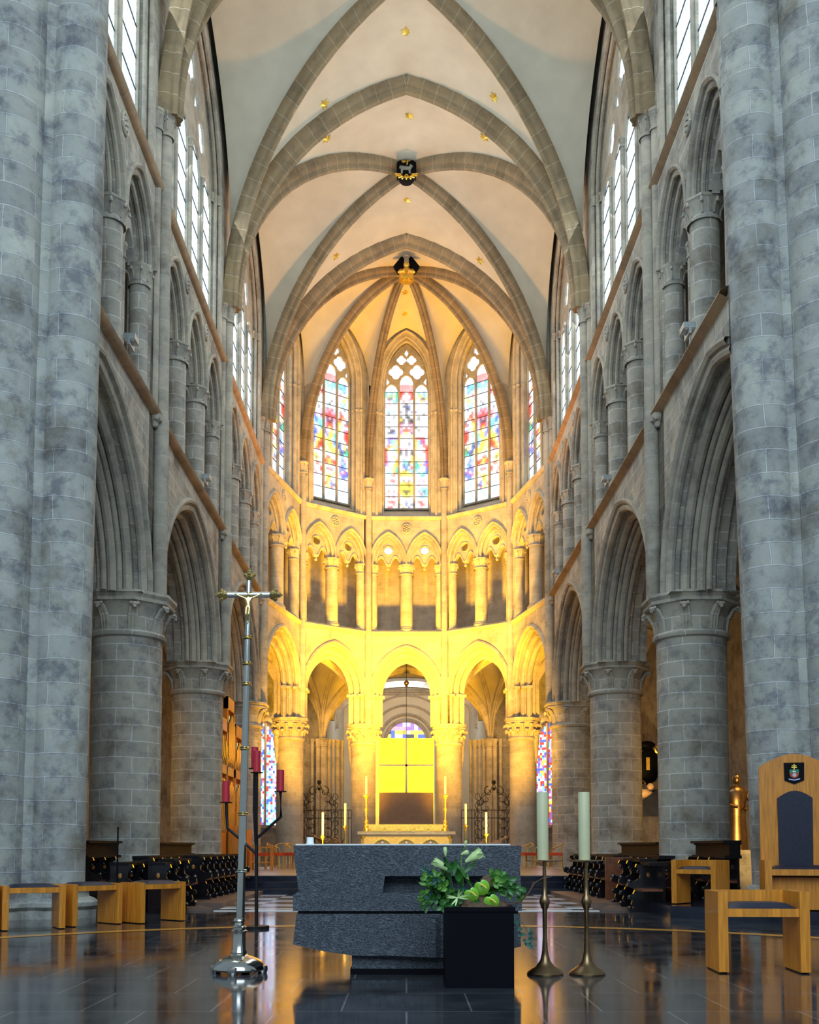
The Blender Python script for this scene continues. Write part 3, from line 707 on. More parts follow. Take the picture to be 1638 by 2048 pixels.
def panel_mat():
    m, t, n, l, b = nt('yellow_enamel_panel')
    tc = n.new('ShaderNodeTexCoord'); nz = n.new('ShaderNodeTexNoise'); nz.inputs['Scale'].default_value = 2.0; l.new(tc.outputs['Object'], nz.inputs['Vector'])
    l.new(ramp(n, l, nz.outputs[0], [(0.3, (0.85, 0.82, 0.03)), (0.7, (0.9, 0.88, 0.06))]), b.inputs['Base Color']); b.inputs['Roughness'].default_value = 0.5
    return m
M['panel'] = panel_mat()

def at_z(u, v, z):
    th = 0.0586; f = 2068.0; Z = z-1.0; b = (1574.5-v)/f; c, s = math.cos(th), math.sin(th)
    Y = Z*(c-b*s)/(b*c+s); return Vector(((u-812.9)/f*(Y*c+Z*s), Y, z))
def at_y(u, v, Y):
    th = 0.0586; f = 2068.0; b = (1574.5-v)/f; c, s = math.cos(th), math.sin(th)
    Z = Y*(b*c+s)/(c-b*s); return Vector(((u-812.9)/f*(Y*c+Z*s), Y, Z+1.0))

# ------------------------------------------------------------------ apse windows in stained glass
PAL = {'W': (1.0, 1.0, 1.0), 'w': (0.80, 0.93, 1.0), 'R': (0.85, 0.06, 0.04), 'P': (0.95, 0.38, 0.52), 'B': (0.08, 0.16, 0.80), 'C': (0.25, 0.72, 0.95), 'G': (0.05, 0.55, 0.30),
       'Y': (1.0, 0.80, 0.10), 'O': (0.90, 0.42, 0.05), 'K': (0.05, 0.06, 0.09), 'V': (0.35, 0.16, 0.62), 'T': (0.10, 0.62, 0.58), 'c': (1.0, 0.95, 0.75), 'L': (0.6, 0.62, 0.98)}
CENTRE_MAP = """
TwTwG RRWRR wGwTw|TYTYG RWWWR wYYTw|WKKwT RWWPR YwKKY|WPwTT WRWPW wWYPw
WPWPW WwKWW LWWWL|PWPWW WKKBW WwWWW|WWWWw WWKKW wLLwL|wTwTw KWKWB KWwWW
WKWWW WWKWW WWWKW|WWWKW KWKKW WKWWW|WWWWW YKWKK WKWWW|WKWWW KKWKK WWWWW
WWWWW PPWPP WWWWW|WKWWW PWRWP KWWWW|WWKKW PRRRP WKWWW|WKKBW VcYcV WWWWW
WWWWW YccWY WWWWw|wVVVV cccWc RRRRw|WVCCY cWWWc YCVRw|wVCCY cWWKW YCVRW
wRYYC WPWPW YCWRR|RYWCY PWPWW YWWWR|RWWCY KWKWK WWWRR|RWWWW KWKWK WWWWR
RLLYW cWVWY YWWLR|RLLWO WCWWY WYYWR|RLWWO WCCKY GWWLB|VLWYO WKCKW TGYBR
wLWYG WBBWR GTWWB|LwWYT WYKCC TwwWB|wTWOG YOYYC wTwTB|wWTRw OYOYO wwTTw
WWWWW WWWWW WWWWW|WWRRW WKWKW WPPPW|WWWPW YYOOY WWWPW|WWPWW YYYKY WPWWW
WWWWW YYYYY WWCCC|WRWRW YKKKY WRCKC|PWCWP YYKYY WCRCC|WRWRW WYYYW WwCCw
WWWWW WWWWW WWWWW|WRRRW WWBWW WRRWW|WWWRW OWBWK WWRRW|WRRWW WOWBW WWPWW
"""
SIDE_MAP = """
wCCCw CCWCC CCCBw|wCBCw wCCCC CBCCw|WWCWW WCWCW wwCBw|WRWWR WWCWW WRWWY
WWRWR WWWWW WPWYW|WWWRW WCWWW WWYYW|wCwCw WWWKW WTWTW|WWTWW WWKWW WwTww
WWWWW WCWCW WWWKW|WWWKW CRPRC WKWWW|WLWWP PPRPP WRRwW|WCWPP RRRRR WRORw
PBLWR PKPKP RRWwK|WBBCC LKKKL YYcKR|wCBCC LRRRL Yccw|wCwCC LRYRL YYcVR
WBWWG BWcYW TWWRR|wBBwY BVYYG wTWRR|BBBYY WBYYC wWWRR|VBYYY YYYCC wTWWR
VBcYR YPYOB BKcYw|BVYRR cYYYC KBwYK|WWYRR YcYYY WKBKG|WYRRW cYcYY YKKTG
WWWWW WWWWW WWCWW|WYYWW WRRWW WCBPW|WYKYW ROYRR WPCBw|WWYWW RRYOR WPBCw
WWRRW WWWWW WBBBW|WCWWR WKRKW WBWRB|WRWWR YWWWY WRBBB|WWRWW WYOYW wWBBw
WWWWW WYOWW WCWWW|wWWWW WOYBW WWCWW|WWWWw ROWBK WWWCW|wWWWW WYYRW WWWWC
WWCWW WWWCW CWWWW|WWWCW wWCWW WCWWW|wCWWW WCWWW WWCWW|CWWWw CWWWw WWWCW
"""
def parse_map(txt, rev=False):
    rows = []
    for ln in txt.strip().split('\n'):
        for seg in ln.split('|'):
            l3 = [x.ljust(5, 'w')[:5] for x in seg.split()]
            if rev: l3 = [x[::-1] for x in reversed(l3)]
            rows.append(l3)
    return rows   # top to bottom
def lancet_window(f, L, a_, mp, idx, zs=19.1, rise=2.05, lum=None):
    c = L/2; WN[0] += 1
    wr = root('window_%d' % WN[0], f(c, 0.4, ZU+0.5), None, None, None, 'structure')
    ai = a_-0.13; ri = rise-0.16; z0 = ZU+0.42
    out = arch(ai, ri, zs, 14, 1.4, c, z0)
    w = 2*ai/3; holes = []; gap = 0.035
    ztop = 19.05
    for i in range(3):
        cc = c-ai+w*(i+0.5); hw = w/2-gap-(0.01 if i != 1 else 0)
        zz = ztop+(0.32 if i == 1 else -0.05)
        holes.append(arch(hw, 0.34, zz, 6, 1.15, cc, z0+0.06))
    for s in (-1, 1):
        holes.append(foil(c+s*ai*0.47, zs+0.74, 0.30*ai/0.9, 4, 0, 24)); holes.append(foil(c+s*ai*0.225, zs+1.23, 0.20*ai/0.9, 4, 0, 24)); holes.append([(c+s*ai*0.88, zs+0.2), (c+s*ai*0.74, zs+0.32), (c+s*ai*0.88, zs+0.5)])
    holes.append([(c, zs+1.36), (c+0.09, zs+1.5), (c, zs+1.66), (c-0.09, zs+1.5)])
    tr = MB(); tr.plate(out, holes, f, 0.36, 0.50)
    for i in (1, 2): roll(tr, f, [(c-ai+w*i, z0), (c-ai+w*i, ztop)], 0.345, 0.028, 6)
    tr.build('window_tracery', M['rib'], wr)
    g = MB(); nrow = len(mp); ph = (ztop-z0-0.06)/nrow
    for r in range(nrow):
        zt = ztop-r*ph
        for i in range(3):
            x0 = c-ai+w*i+gap; pw = (w-2*gap)/5
            def px_(rr, kk): return PAL[mp[max(0, min(nrow-1, rr))][i][max(0, min(4, kk))]]
            for k in range(5):
                own = px_(r, k); col = []
                for dr, dk in ((1, -1), (1, 1), (-1, 1), (-1, -1)):
                    nb4 = (px_(r+dr, k), px_(r, k+dk), px_(r+dr, k+dk)); col.append(tuple(0.45*own[q]+0.55*(own[q]+sum(v_[q] for v_ in nb4))/4 for q in range(3)))
                col = tuple(col)
                p = [(x0+pw*k, zt-ph), (x0+pw*(k+1), zt-ph), (x0+pw*(k+1), zt), (x0+pw*k, zt)]
                g.face([f(s_, 0.43, z_) for s_, z_ in p], [(s_+idx*7, z_) for s_, z_ in p], 0, col)
    # glass of the tracery head
    hd = [q for q in out if q[1] >= ztop-0.001]; hd = [(c-ai, ztop)]+hd+[(c+ai, ztop)]
    for q0, q1 in zip(hd[:-1], hd[1:]):
        if abs(q0[0]-q1[0]) < 1e-5: continue
        g.face([f(q0[0], 0.43, ztop), f(q1[0], 0.43, ztop), f(q1[0], 0.43, q1[1]), f(q0[0], 0.43, q0[1])], [(q0[0], ztop), (q1[0], ztop), (q1[0], q1[1]), (q0[0], q0[1])], 0, (0.88, 0.95, 1.0))
    g.face([f(c-w/2+gap, 0.428, ztop+0.01), f(c+w/2-gap, 0.428, ztop+0.01), f(c+w/2-gap, 0.428, ztop+0.3), f(c-w/2+gap, 0.428, ztop+0.3)], [(0, 0), (.5, 0), (.5, .3), (0, .3)], 0, (0.95, 0.35, 0.35))
    g.build('window_pane', M['stained'], wr, None)
    b = MB(); nb = 10
    for r in range(nb+1):
        z = z0+0.06+(ztop-z0-0.06)*r/nb
        b.box(0, 1, 0, 1, 0, 1, Matrix([[f.S.x*(2*ai), f.D.x*0.03, 0, f(c-ai, 0.405, z).x], [f.S.y*(2*ai), f.D.y*0.03, 0, f(c-ai, 0.405, z).y], [0, 0, 0.02, z-0.01], [0, 0, 0, 1]]))
    b.build('saddle_bar', M['lead'], wr)
f_ = apse_fr[2]; WN[0] += 1
wr_ = root('window_%d' % WN[0], f_(f_.L/2, 1.3, 13.0), None, None, None, 'structure'); g_ = MB()
for q_ in (-0.71, 0.71): g_.plate(circ(f_.L/2+q_*1.03, 13.02, 0.24, 20), [], f_, 1.30, 1.33)
g_.build('window_pane', M['glass'], wr_, None)
cm, sm, smr = parse_map(CENTRE_MAP), parse_map(SIDE_MAP), parse_map(SIDE_MAP, True)
for i, mp in enumerate((sm, sm, cm, smr, smr)):
    lancet_window(apse_fr[i], apse_fr[i].L, 1.02 if i in (1, 2, 3) else 1.3, mp, i)

# ------------------------------------------------------------------ great columns and crossing piers
def great_column(x, y, r, label, mat, group, apse=False):
    rt = root('arcade_column', (x, y, 0), label, 'column', group)
    a = MB(); a.lathe([(r, 0.42), (r, 4.98)], n=36); local('shaft', a, mat, rt)
    a = MB(); a.lathe([(r*1.3, 0), (r*1.3, 0.16), (r*1.22, 0.2), (r*1.26, 0.27), (r*1.2, 0.34), (r*1.05, 0.38), (r*1.05, 0.42), (r, 0.43)], n=36); local('base', a, mat, rt)
    a = MB()
    a.lathe([(r, 4.92), (r*1.09, 4.95), (r*1.11, 5.0), (r*1.07, 5.05), (r*1.0, 5.08), (r*1.02, 5.3), (r*1.12, 5.5), (r*1.2, 5.56)], n=32)
    a0 = PI/8
    a.lathe([(r*1.1, 5.54), (r*1.36, 5.57), (r*1.38, 5.62), (r*1.33, 5.64), (r*1.42, 5.70), (r*1.42, 5.755), (0, 5.755)], n=8, a0=a0, a1=a0+2*PI)
    rows = (5.5, 5.3) if apse else (5.5,)
    for q, zz in enumerate(rows):
        kk = 12 if apse else 8
        for i in range(kk):
            an = 2*PI*(i+0.5*q)/kk+a0; ca, sa = math.cos(an), math.sin(an); o = 1.0 if q == 0 else 0.93
            if not apse:
                for da in (-0.09, 0, 0.09):
                    c1, s1 = math.cos(an+da), math.sin(an+da)
                    a.tube([Vector((c1*r*1.0, s1*r*1.0, 5.07)), Vector((c1*r*1.05, s1*r*1.05, 5.3)), Vector((math.cos(an+da*.7)*r*1.2, math.sin(an+da*.7)*r*1.2, 5.47)), Vector((ca*r*1.32, sa*r*1.32, 5.52))], [0.03, 0.035, 0.035, 0.03], 6)
            else:
                a.tube([Vector((ca*r*1.02*o, sa*r*1.02*o, zz-0.2)), Vector((ca*r*1.1*o, sa*r*1.1*o, zz-0.06)), Vector((ca*r*1.26*o, sa*r*1.26*o, zz))], [0.05, 0.06, 0.04], 6)
            R = r*1.33*o
            a.ball((ca*R, sa*R, zz-0.01), 0.055, 8, 1.2, 1.2, 0.9); a.ball((ca*(R+0.03), sa*(R+0.03), zz-0.06), 0.035, 6)
            for da in (-0.07, 0.07): a.ball((math.cos(an+da)*R, math.sin(an+da)*R, zz+0.01), 0.038, 6)
    local('capital', a, mat, rt)
    return rt
NM = {1: 'nearest', 2: 'middle', 3: 'farthest'}
for s in (-1, 1):
    for b in (1, 2, 3):
        great_column(s*5.45 if (s, b) != (-1, 1) else -5.34, YS[b], 0.655, 'great round stone column of the %s arcade, %s of its three' % (SIDE[s], NM[b]), M['stone'], 'round columns of the choir arcades')
for i, nm in ((1, 'outer left'), (2, 'inner left'), (3, 'inner right'), (4, 'outer right')):
    v = Vector((AP[i][0], AP[i][1], 0)); D = (v-CEN).normalized(); p = v+D*0.42
    rt = great_column(p.x, p.y, 0.50, '%s column of the apse with leafy capital, lit yellow' % nm, M['apse'], 'round columns of the apse', True)
    # hanging corbel on the side of the capital
    for q in (1, -1):
        S = Vector((-D.y, D.x, 0)); e = D*0.30+S*(0.42*q)
        a = MB(); a.lathe([(0.13, 5.1), (0.12, 4.95), (0.09, 4.6), (0.07, 4.35), (0.04, 4.2), (0.01, 4.1)], (e.x, e.y, 0), 10); capital(a, (e.x, e.y, 5.3), 0.11, 0.2, 10, 6, 1.3); local('corbel', a, M['apse'], rt)
# crossing piers
for s in (-1, 1):
    rt = root('crossing_pier', (s*5.9, 14.2, 0), 'huge %s crossing pier of weathered grey stone, rising beyond the top' % ('left' if s < 0 else 'right'), 'pier', 'crossing piers')
    cols = [(5.11, 15.1, 0.41), (6.02, 14.78, 0.56), (5.52, 14.95, 0.25), (7.1, 14.4, 0.62)] if s < 0 else [(5.48, 15.1, 0.42), (6.38, 14.78, 0.56), (5.88, 14.95, 0.25), (7.4, 14.4, 0.62)]
    TP = Matrix([[1, 0, (0.009 if s < 0 else -0.022), 0], [0, 1, 0, 0], [0, 0, 1, 0], [0, 0, 0, 1]])
    for j, (x, y, r) in enumerate(cols):
        a = MB(); a.lathe([(r, 0.45), (r, 26.0)], (s*x-s*5.9, y-14.2, 0), 40, TP, a0=(0 if s < 0 else PI), a1=(2*PI if s < 0 else 3*PI))
        local('shaft', a, M['pier'], rt)
        if j != 2:
            a = MB(); h = 0.46
            a.lathe([(r+0.17, 0), (r+0.17, 0.10), (r+0.13, 0.12), (r+0.20, 0.17), (r+0.20, 0.22), (r+0.14, 0.27), (r+0.07, 0.30), (r+0.06, 0.36), (r+0.10, 0.40), (r+0.08, 0.44), (r, 0.47)], (s*x-s*5.9, y-14.2, 0), 40)
            local('base', a, M['pier'], rt)
    a = MB(); x0, x1 = sorted((s*5.5-s*5.9, s*8.2-s*5.9)); a.box(x0, x1, 0.75, 1.4, 0, 26); local('core', a, M['pier'], rt)

# ------------------------------------------------------------------ aisles, ambulatory, axial chapel
SR = [(x*0.62, y*0.62) for x, y in RIB]
def vquad(web, ribs, c, zs, za, edges=(1, 1, 1, 1), k=1.3, bulge=0.12, prof=SR):
    c = [Vector((p[0], p[1], 0)) for p in c]; C = (c[0]+c[1]+c[2]+c[3])/4
    Dg = [archpath(p, C, zs, za, 12, 1.12) for p in c]
    for d in Dg: rib(ribs, d, prof)
    for i in range(4):
        a, b = c[i], c[(i+1) % 4]; m = (a+b)/2
        for p, d in ((a, Dg[i]), (b, Dg[(i+1) % 4])):
            e = archpath(p, m, zs, za-0.05, 12, k); cell(web, e, d, bulge, 4)
            if edges[i]: rib(ribs, e, prof)
XO = 9.7
web, ribs, am = MB(), MB(), MB()
YA = [10.5, 19.6, 26.8, 34.0]
for s in (-1, 1):
    for b in range(3):
        q = [(s*5.9, YS[b]), (s*XO, YS[b]), (s*XO, YS[b+1]), (s*5.9, YS[b+1])]
        vquad(web, ribs, q, 5.75, 8.95, (1, 0, 1, 0))
        am.face([(s*XO, YS[b], 0), (s*XO, YS[b+1], 0), (s*XO, YS[b+1], 9), (s*XO, YS[b], 9)], [(0, 0), (7.2, 0), (7.2, 9), (0, 9)])
    for b in range(4):
        for (dx, dy, r) in ((-0.12, 0, 0.16), (0.02, 0.24, 0.10), (0.02, -0.24, 0.10)):
            ribs.lathe([(r*1.3, 0), (r*1.3, .2), (r, .3), (r, 5.5)], (s*(XO+dx), YS[b]+dy, 0), 12); capital(ribs, (s*(XO+dx), YS[b]+dy, 5.75), r, 0.3, 12, 6, 1.4)
# outer polygon of the ambulatory
OP = [(-XO, 34.0), (-8.9, 40.4), (-3.75, 45.3), (3.75, 45.3), (8.9, 40.4), (XO, 34.0)]
IC = []
for i, (x, y) in enumerate(AP):
    v = Vector((x, y, 0)); D = (v-CEN).normalized() if 0 < i < 5 else Vector((math.copysign(1, x), 0, 0)); IC.append(v+D*(0.55 if 0 < i < 5 else 0.9))
for i in range(5):
    vquad(web, ribs, [IC[i], OP[i], OP[i+1], IC[i+1]], 5.75, 8.95, (1, 0 if i != 2 else 1, 1, 0))
    if i != 2:
        a, b = OP[i], OP[i+1]; L = math.hypot(a[0]-b[0], a[1]-b[1])
        am.face([(a[0], a[1], 0), (b[0], b[1], 0), (b[0], b[1], 9), (a[0], a[1], 9)], [(0, 0), (L, 0), (L, 9), (0, 9)])
for i, (x, y) in enumerate(OP[1:5]):
    v = Vector((x, y, 0)); D = (v-CEN).normalized(); S = Vector((-D.y, D.x, 0))
    for k in range(-4, 5):
        r = 0.15 if k == 0 else (0.10 if k % 2 else 0.07); p = v-D*(0.42-abs(k)*0.085)+S*(k*0.235)
        ribs.lathe([(r*1.4, 0.36), (r*1.4, .6), (r, .75), (r, 5.5)], (p.x, p.y, 0), 12); capital(ribs, (p.x, p.y, 5.75), r, 0.28, 12, 6, 1.45)
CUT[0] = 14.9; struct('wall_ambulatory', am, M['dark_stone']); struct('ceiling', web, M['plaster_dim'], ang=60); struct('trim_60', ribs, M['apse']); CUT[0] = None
# stained windows in the ambulatory
def plain_window(p, q, z0, z1, cols, seed):
    WN[0] += 1; rnd = random.Random(seed)
    f = Fr(p, q, Vector(((p[0]+q[0])/2, (p[1]+q[1])/2, 0))-CEN); L = f.L
    wr = root('window_%d' % WN[0], f(L/2, 0, z0), None, None, None, 'structure')
    out = arch(L/2, L*0.7, z1-L*0.7, 10, 1.3, L/2, z0)
    g = MB(); n = 16; m = int((z1-z0)/(L/n))
    for i in range(n):
        for j in range(m):
            x0, x1 = L*i/n, L*(i+1)/n; za, zb = z0+(z1-z0)*j/m, z0+(z1-z0)*(j+1)/m
            mx = 0.0
            xc = (x0+x1)/2-L/2
            if zb > z1-L*0.7 and abs(xc)/(L/2) > (1-((zb-(z1-L*0.7))/(L*0.7))**1.6): continue
            g.face([f(x0, -0.13, za), f(x1, -0.13, za), f(x1, -0.13, zb), f(x0, -0.13, zb)], [(x0*3+seed, za*3), (x1*3+seed, za*3), (x1*3+seed, zb*3), (x0*3+seed, zb*3)], 0, PAL[rnd.choice(cols)])
    g.build('window_pane', M['stained'], wr, None)
    t = MB(); big = [(x, z) for x, z in out]
    o2 = arch(L/2+0.15, L*0.7+0.17, z1-L*0.7, 10, 1.3, L/2, z0-0.12)
    t.plate(o2, [arch(L/2-0.02, L*0.7, z1-L*0.7, 10, 1.3, L/2, z0)], f, -0.3, -0.1); t.box(0, 1, 0, 1, 0, 1, Matrix([[f.S.x*0.07, f.D.x*0.08, 0, f(L/2-0.035, -0.22, 0).x], [f.S.y*0.07, f.D.y*0.08, 0, f(L/2-0.035, -0.22, 0).y], [0, 0, z1-z0-0.1, z0], [0, 0, 0, 1]]))
    t.build('window_tracery', M['rib'], wr)
for s in (-1, 1):
    a, b = Vector((s*8.9, 40.4)), Vector((s*3.75, 45.3))
    for k, (t0, t1) in enumerate(((0.10, 0.34), (0.44, 0.68))):
        p, q = a.lerp(b, t0), a.lerp(b, t1); plain_window((p.x, p.y), (q.x, q.y), 1.95, 6.3, 'RRBBWWCYPVw' if s > 0 else 'WWWwPRBBCC', 3+k+(s > 0)*5)
# axial chapel behind the middle arch
ch, cr = MB(), MB()
for s in (-1, 1): ch.face([(s*3.75, 45.3, 0), (s*3.4, 56, 0), (s*3.4, 56, 10.6), (s*3.75, 45.3, 10.6)], [(0, 0), (11, 0), (11, 10), (0, 10)])
fch = Fr((-3.4, 56.0), (3.4, 56.0), Vector((0, 1, 0)))
hole = [(3.4-1.05, 3.2)]+[(3.4-1.05*math.cos(PI*k/16), 6.8+1.05*math.sin(PI*k/16)) for k in range(17)]+[(3.4+1.05, 3.2)]
ch.plate([(0, 0), (6.8, 0), (6.8, 10.6), (0, 10.6)], [hole], fch, 0, 0.3)
for R, dd, r in ((1.15, -0.03, 0.09), (1.45, -0.08, 0.07), (1.95, -0.05, 0.06), (2.5, -0.03, 0.05)):
    roll(cr, fch, [(3.4-R*math.cos(PI*k/20), 6.8+R*math.sin(PI*k/20)) for k in range(21)], dd, r, 8)
for z, r in ((9.55, 0.12), (9.85, 0.06), (9.35, 0.05)): roll(cr, fch, [(0, z), (6.8, z)], -0.05, r, 6)
rows = []
for i in range(13):
    a = PI*i/12; rows.append([Vector((3.6*math.cos(a), y, 10.0+1.9*math.sin(a))) for y in (45.3, 50, 56)])
ch.grid(rows, [[(i*.5, y) for y in (0, 5, 10)] for i in range(13)])
for y in (45.6, 48.5, 51.5): cr.sweep([Vector((3.55*math.cos(PI*i/20), y, 7.0+2.2*math.sin(PI*i/20)**0.8)) for i in range(21)], [(-.15, -.15), (.15, -.15), (.15, .15), (-.15, .15)], Vector((0, 1, 0)))
struct('wall_chapel', ch, M['plaster']); struct('trim_61', cr, M['rib'])
WN[0] += 1; wr = root('window_%d' % WN[0], (0, 56.15, 3.2), None, None, None, 'structure')
g = MB(); rnd = random.Random(5)
for i in range(10):
    for j in range(22):
        x0 = -1.05+0.21*i; z = 3.2+0.21*j; xc = x0+0.105
        if z > 6.8 and xc*xc+(z+0.1-6.8)**2 > 1.08**2: continue
        col = PAL[rnd.choice('YYKOcYB')] if z < 7.3 else PAL[rnd.choice('PVVBLP')]
        if abs(z-6.2) < 0.15: col = PAL['C']
        g.face([(x0, 56.15, z), (x0+.21, 56.15, z), (x0+.21, 56.15, z+.21), (x0, 56.15, z+.21)], [(x0*2, z*2), (x0*2+.42, z*2), (x0*2+.42, z*2+.42), (x0*2, z*2+.42)], 0, col)
g.build('window_pane', M['stained'], wr, None)

# ------------------------------------------------------------------ floor pieces
def slab(name, pts, z0, z1, mat, kind='structure'):
    m = MB(); n = len(pts)
    m.face([(x, y, z1) for x, y in pts], [(x, y) for x, y in pts])
    for i in range(n):
        a, b = pts[i], pts[(i+1) % n]; m.face([(a[0], a[1], z0), (b[0], b[1], z0), (b[0], b[1], z1), (a[0], a[1], z1)], [(0, z0), (1, z0), (1, z1), (0, z1)])
    o = m.build(name, mat, None, 30); o['kind'] = kind; return o
slab('floor', [(-3.05, 16.5), (3.05, 16.5), (3.05, 22.1), (-3.05, 22.1)], 0, 0.006, M['checker'])
m = MB()
for (x0, x1, y0, y1) in ((-3.05, 3.05, 16.42, 16.52), (-3.05, 3.05, 17.0, 17.08)): m.box(x0, x1, y0, y1, 0, 0.008)
struct('trim_62', m, M['white'])
for k in range(3): slab('trim_%d' % (63+k), [(-3.7, 22.1+0.75*k), (3.7, 22.1+0.75*k), (3.7, 24.6), (-3.7, 24.6)], 0.12*k, 0.12*(k+1), M['marble_black'])
slab('floor', [(-4.7, 23.75), (4.7, 23.75), (4.7, 36), (3.9, 39.2), (1.5, 41), (-1.5, 41), (-3.9, 39.2), (-4.7, 36)], 0, 0.372, M['sanctuary'])
for s in (-1, 1):
    slab('floor', [(s*3.05, 17.3), (s*4.75, 17.3), (s*4.75, 23.74), (s*3.72, 23.74), (s*3.05, 23.74)], 0, 0.085, M['platform'])
    slab('floor', [(s*3.1, 16.6), (s*4.6, 16.6), (s*4.6, 17.3), (s*3.4, 17.3)], 0, 0.045, M['platform'])
slab('floor', [(3.78, 14.9), (5.6, 13.3), (8, 13.3), (8, 16.4), (3.78, 16.4)], 0, 0.17, M['marble_black'])
m = MB(); R0, R1, yc = 6.28, 6.52, 7.1; rows = []
for k in range(61):
    a = math.radians(10+160*k/60); rows.append([Vector((R*math.cos(a), yc+R*math.sin(a), 0.003)) for R in (R0, R1)])
m.grid(rows); struct('trim_66', m, M['ochre_band'])

# ------------------------------------------------------------------ altar
A = root('stone_altar', (0, 8.7, 0), 'massive rough-chiselled blue-grey stone altar block on a narrower foot', 'altar')
fa = Fr((-1, 8.22), (1, 8.22), Vector((0, 1, 0)))
def px(u, v, Y=8.22):
    p = at_y(u, v, Y); return (p.x+1, p.z)
up = [px(587, 1691), px(589, 1720), px(597, 1783), px(586, 1790), px(586, 1822), px(1044, 1822), px(1044, 1790), px(1043, 1780), px(1040, 1740), px(1043, 1691)]
a = MB(); a.plate(up, [[px(770, 1752), px(1000, 1752), px(1003, 1786), px(765, 1786)]], fa, 0, 0.14); local('upper_block', a, M['bluestone'], A).location = (0, -8.7, 0)
a = MB(); a.plate([px(592, 1692), px(600, 1783), px(590, 1822), px(1040, 1822), px(1036, 1740), px(1040, 1692)], [], fa, 0.14, 1.15)
local('core_block', a, M['bluestone'], A).location = (0, -8.7, 0)
a = MB(); a.plate([px(594, 1820), px(1038, 1820), px(1038, 1834), px(594, 1834)], [], fa, 0.06, 1.1); local('joint_course', a, M['bluestone'], A).location = (0, -8.7, 0)
a = MB(); a.plate([px(593, 1828), px(586, 1889), px(640, 1901), px(703, 1911), px(890, 1916), px(1000, 1903), px(1042, 1893), px(1040, 1828)], [], fa, 0.0, 1.12)
a.face([fa(*q) for q in ((px(745, 0)[0], -0.0, px(0, 1834)[1]), (px(868, 0)[0], -0.045, px(0, 1836)[1]), (px(868, 0)[0], -0.045, px(0, 1914)[1]), (px(745, 0)[0], 0.0, px(0, 1910)[1]))])
a.face([fa(*q) for q in ((px(868, 0)[0], -0.045, px(0, 1836)[1]), (px(878, 0)[0], 0.0, px(0, 1832)[1]), (px(878, 0)[0], 0.0, px(0, 1915)[1]), (px(868, 0)[0], -0.045, px(0, 1914)[1]))])
local('lower_block', a, M['bluestone'], A).location = (0, -8.7, 0)
a = MB(); a.plate([px(703, 1905), px(896, 1905), px(896, 1940), px(703, 1940)], [], fa, 0.06, 0.9); local('foot', a, M['bluestone'], A).location = (0, -8.7, 0)
a = MB(); a.plate([px(700, 1939), px(900, 1939), px(900, 1949.4), px(700, 1949.4)], [], fa, 0.03, 0.95); local('plinth', a, M['black'], A).location = (0, -8.7, 0)
a = MB(); a.box(-0.885, 0.83, -0.42, 0.55, 1.021, 1.032, Matrix.Translation((0, 8.7, 0))); o = a.build('altar_cloth', M['white'], None); tag(o, 'thin white cloth lying on top of the stone altar', 'cloth')
a = MB(); a.lathe([(0.034, 0), (0.03, 0.01), (0.028, 0.055), (0.024, 0.055), (0.022, 0.01), (0, 0.01)], (0, 0, 0), 20)
o = a.build('votive_cup', M['white'], None); o.location = at_z(620, 1694, 1.033)*0+Vector((-0.79, 8.5, 1.0325)); tag(o, 'small white cup standing on the left end of the stone altar', 'cup')

# ------------------------------------------------------------------ stools and throne
def stool_parts(rt, w=0.72, d=0.45, arms=0.65, seat=0.55, raised=True, t=0.078):
    for s in (-1, 1):
        a = MB(); x0 = s*w/2-(t if s > 0 else 0); a.box(x0, x0+t, 0, d, 0.012, arms if raised else seat-0.012); local('side_panel', a, M['wood'], rt)
        a = MB(); a.box(x0+0.01, x0+t-0.01, 0.02, d-0.02, 0, 0.014); local('foot_pad', a, M['black'], rt)
    a = MB(); a.box(-w/2+t, w/2-t, 0.012, d-0.012, seat-0.10, seat-0.035); local('seat_frame', a, M['wood'], rt)
    if raised:
        a = MB(); a.box(-w/2+t, w/2-t, d-0.035, d, seat-0.03, arms); local('back_rail', a, M['wood'], rt)
    a = MB(); n = 8; x0, x1 = -w/2+t+0.004, w/2-t-0.004; y0, y1 = 0.015, d-0.04; rows = []
    for i in range(n+1):
        u = i/n; rows.append([])
        for j in range(n+1):
            v = j/n; h = (1-(2*u-1)**6)*(1-(2*v-1)**6); rows[-1].append(Vector((x0+(x1-x0)*u, y0+(y1-y0)*v, seat-0.034+0.045*h**0.6)))
    a.grid(rows); local('seat_cushion', a, M['leather'], rt)
def stool(loc, rz, label, group, **kw):
    rt = root('stool', loc, label, 'stool', group, None, math.radians(rz)); stool_parts(rt, **kw); return rt
for (x, y, r, lab) in ((-4.54, 12.68, 30, 'low oak bench with navy cushion, left of the middle one before the pier'), (-3.98, 13.40, 50, 'low oak bench with navy cushion, in the middle of the row before the left pier'),
                       (-3.27, 13.98, 50, 'low oak bench with navy cushion, right end of the row, beside the choir stalls'), (-5.25, 12.33, 24, 'low oak bench with navy cushion, cut by the left edge of the photo')):
    stool((x, y, 0), r, lab, 'oak benches before the left pier', raised=False, w=0.74)
stool((2.85, 8.29, 0), -3, 'oak stool with raised sides and navy cushion, in the right foreground', None)
stool((4.18, 15.12, 0.172), -42, 'oak stool with raised sides on the dark platform, before the stalls', None, w=0.70)
stool((6.05, 13.5, 0.172), -30, 'oak stool cut by the right edge of the photo beside the throne', None)
T = root('throne', (5.13, 13.42, 0.172), 'tall oak throne with arched back, navy upholstery and a coat of arms', 'throne', None, None, math.radians(-12))
for s in (-1, 1):
    a = MB(); x0 = s*0.47-(0.09 if s > 0 else 0); a.box(x0, x0+0.09, 0, 0.56, 0, 0.67); local('side_panel', a, M['wood'], T)
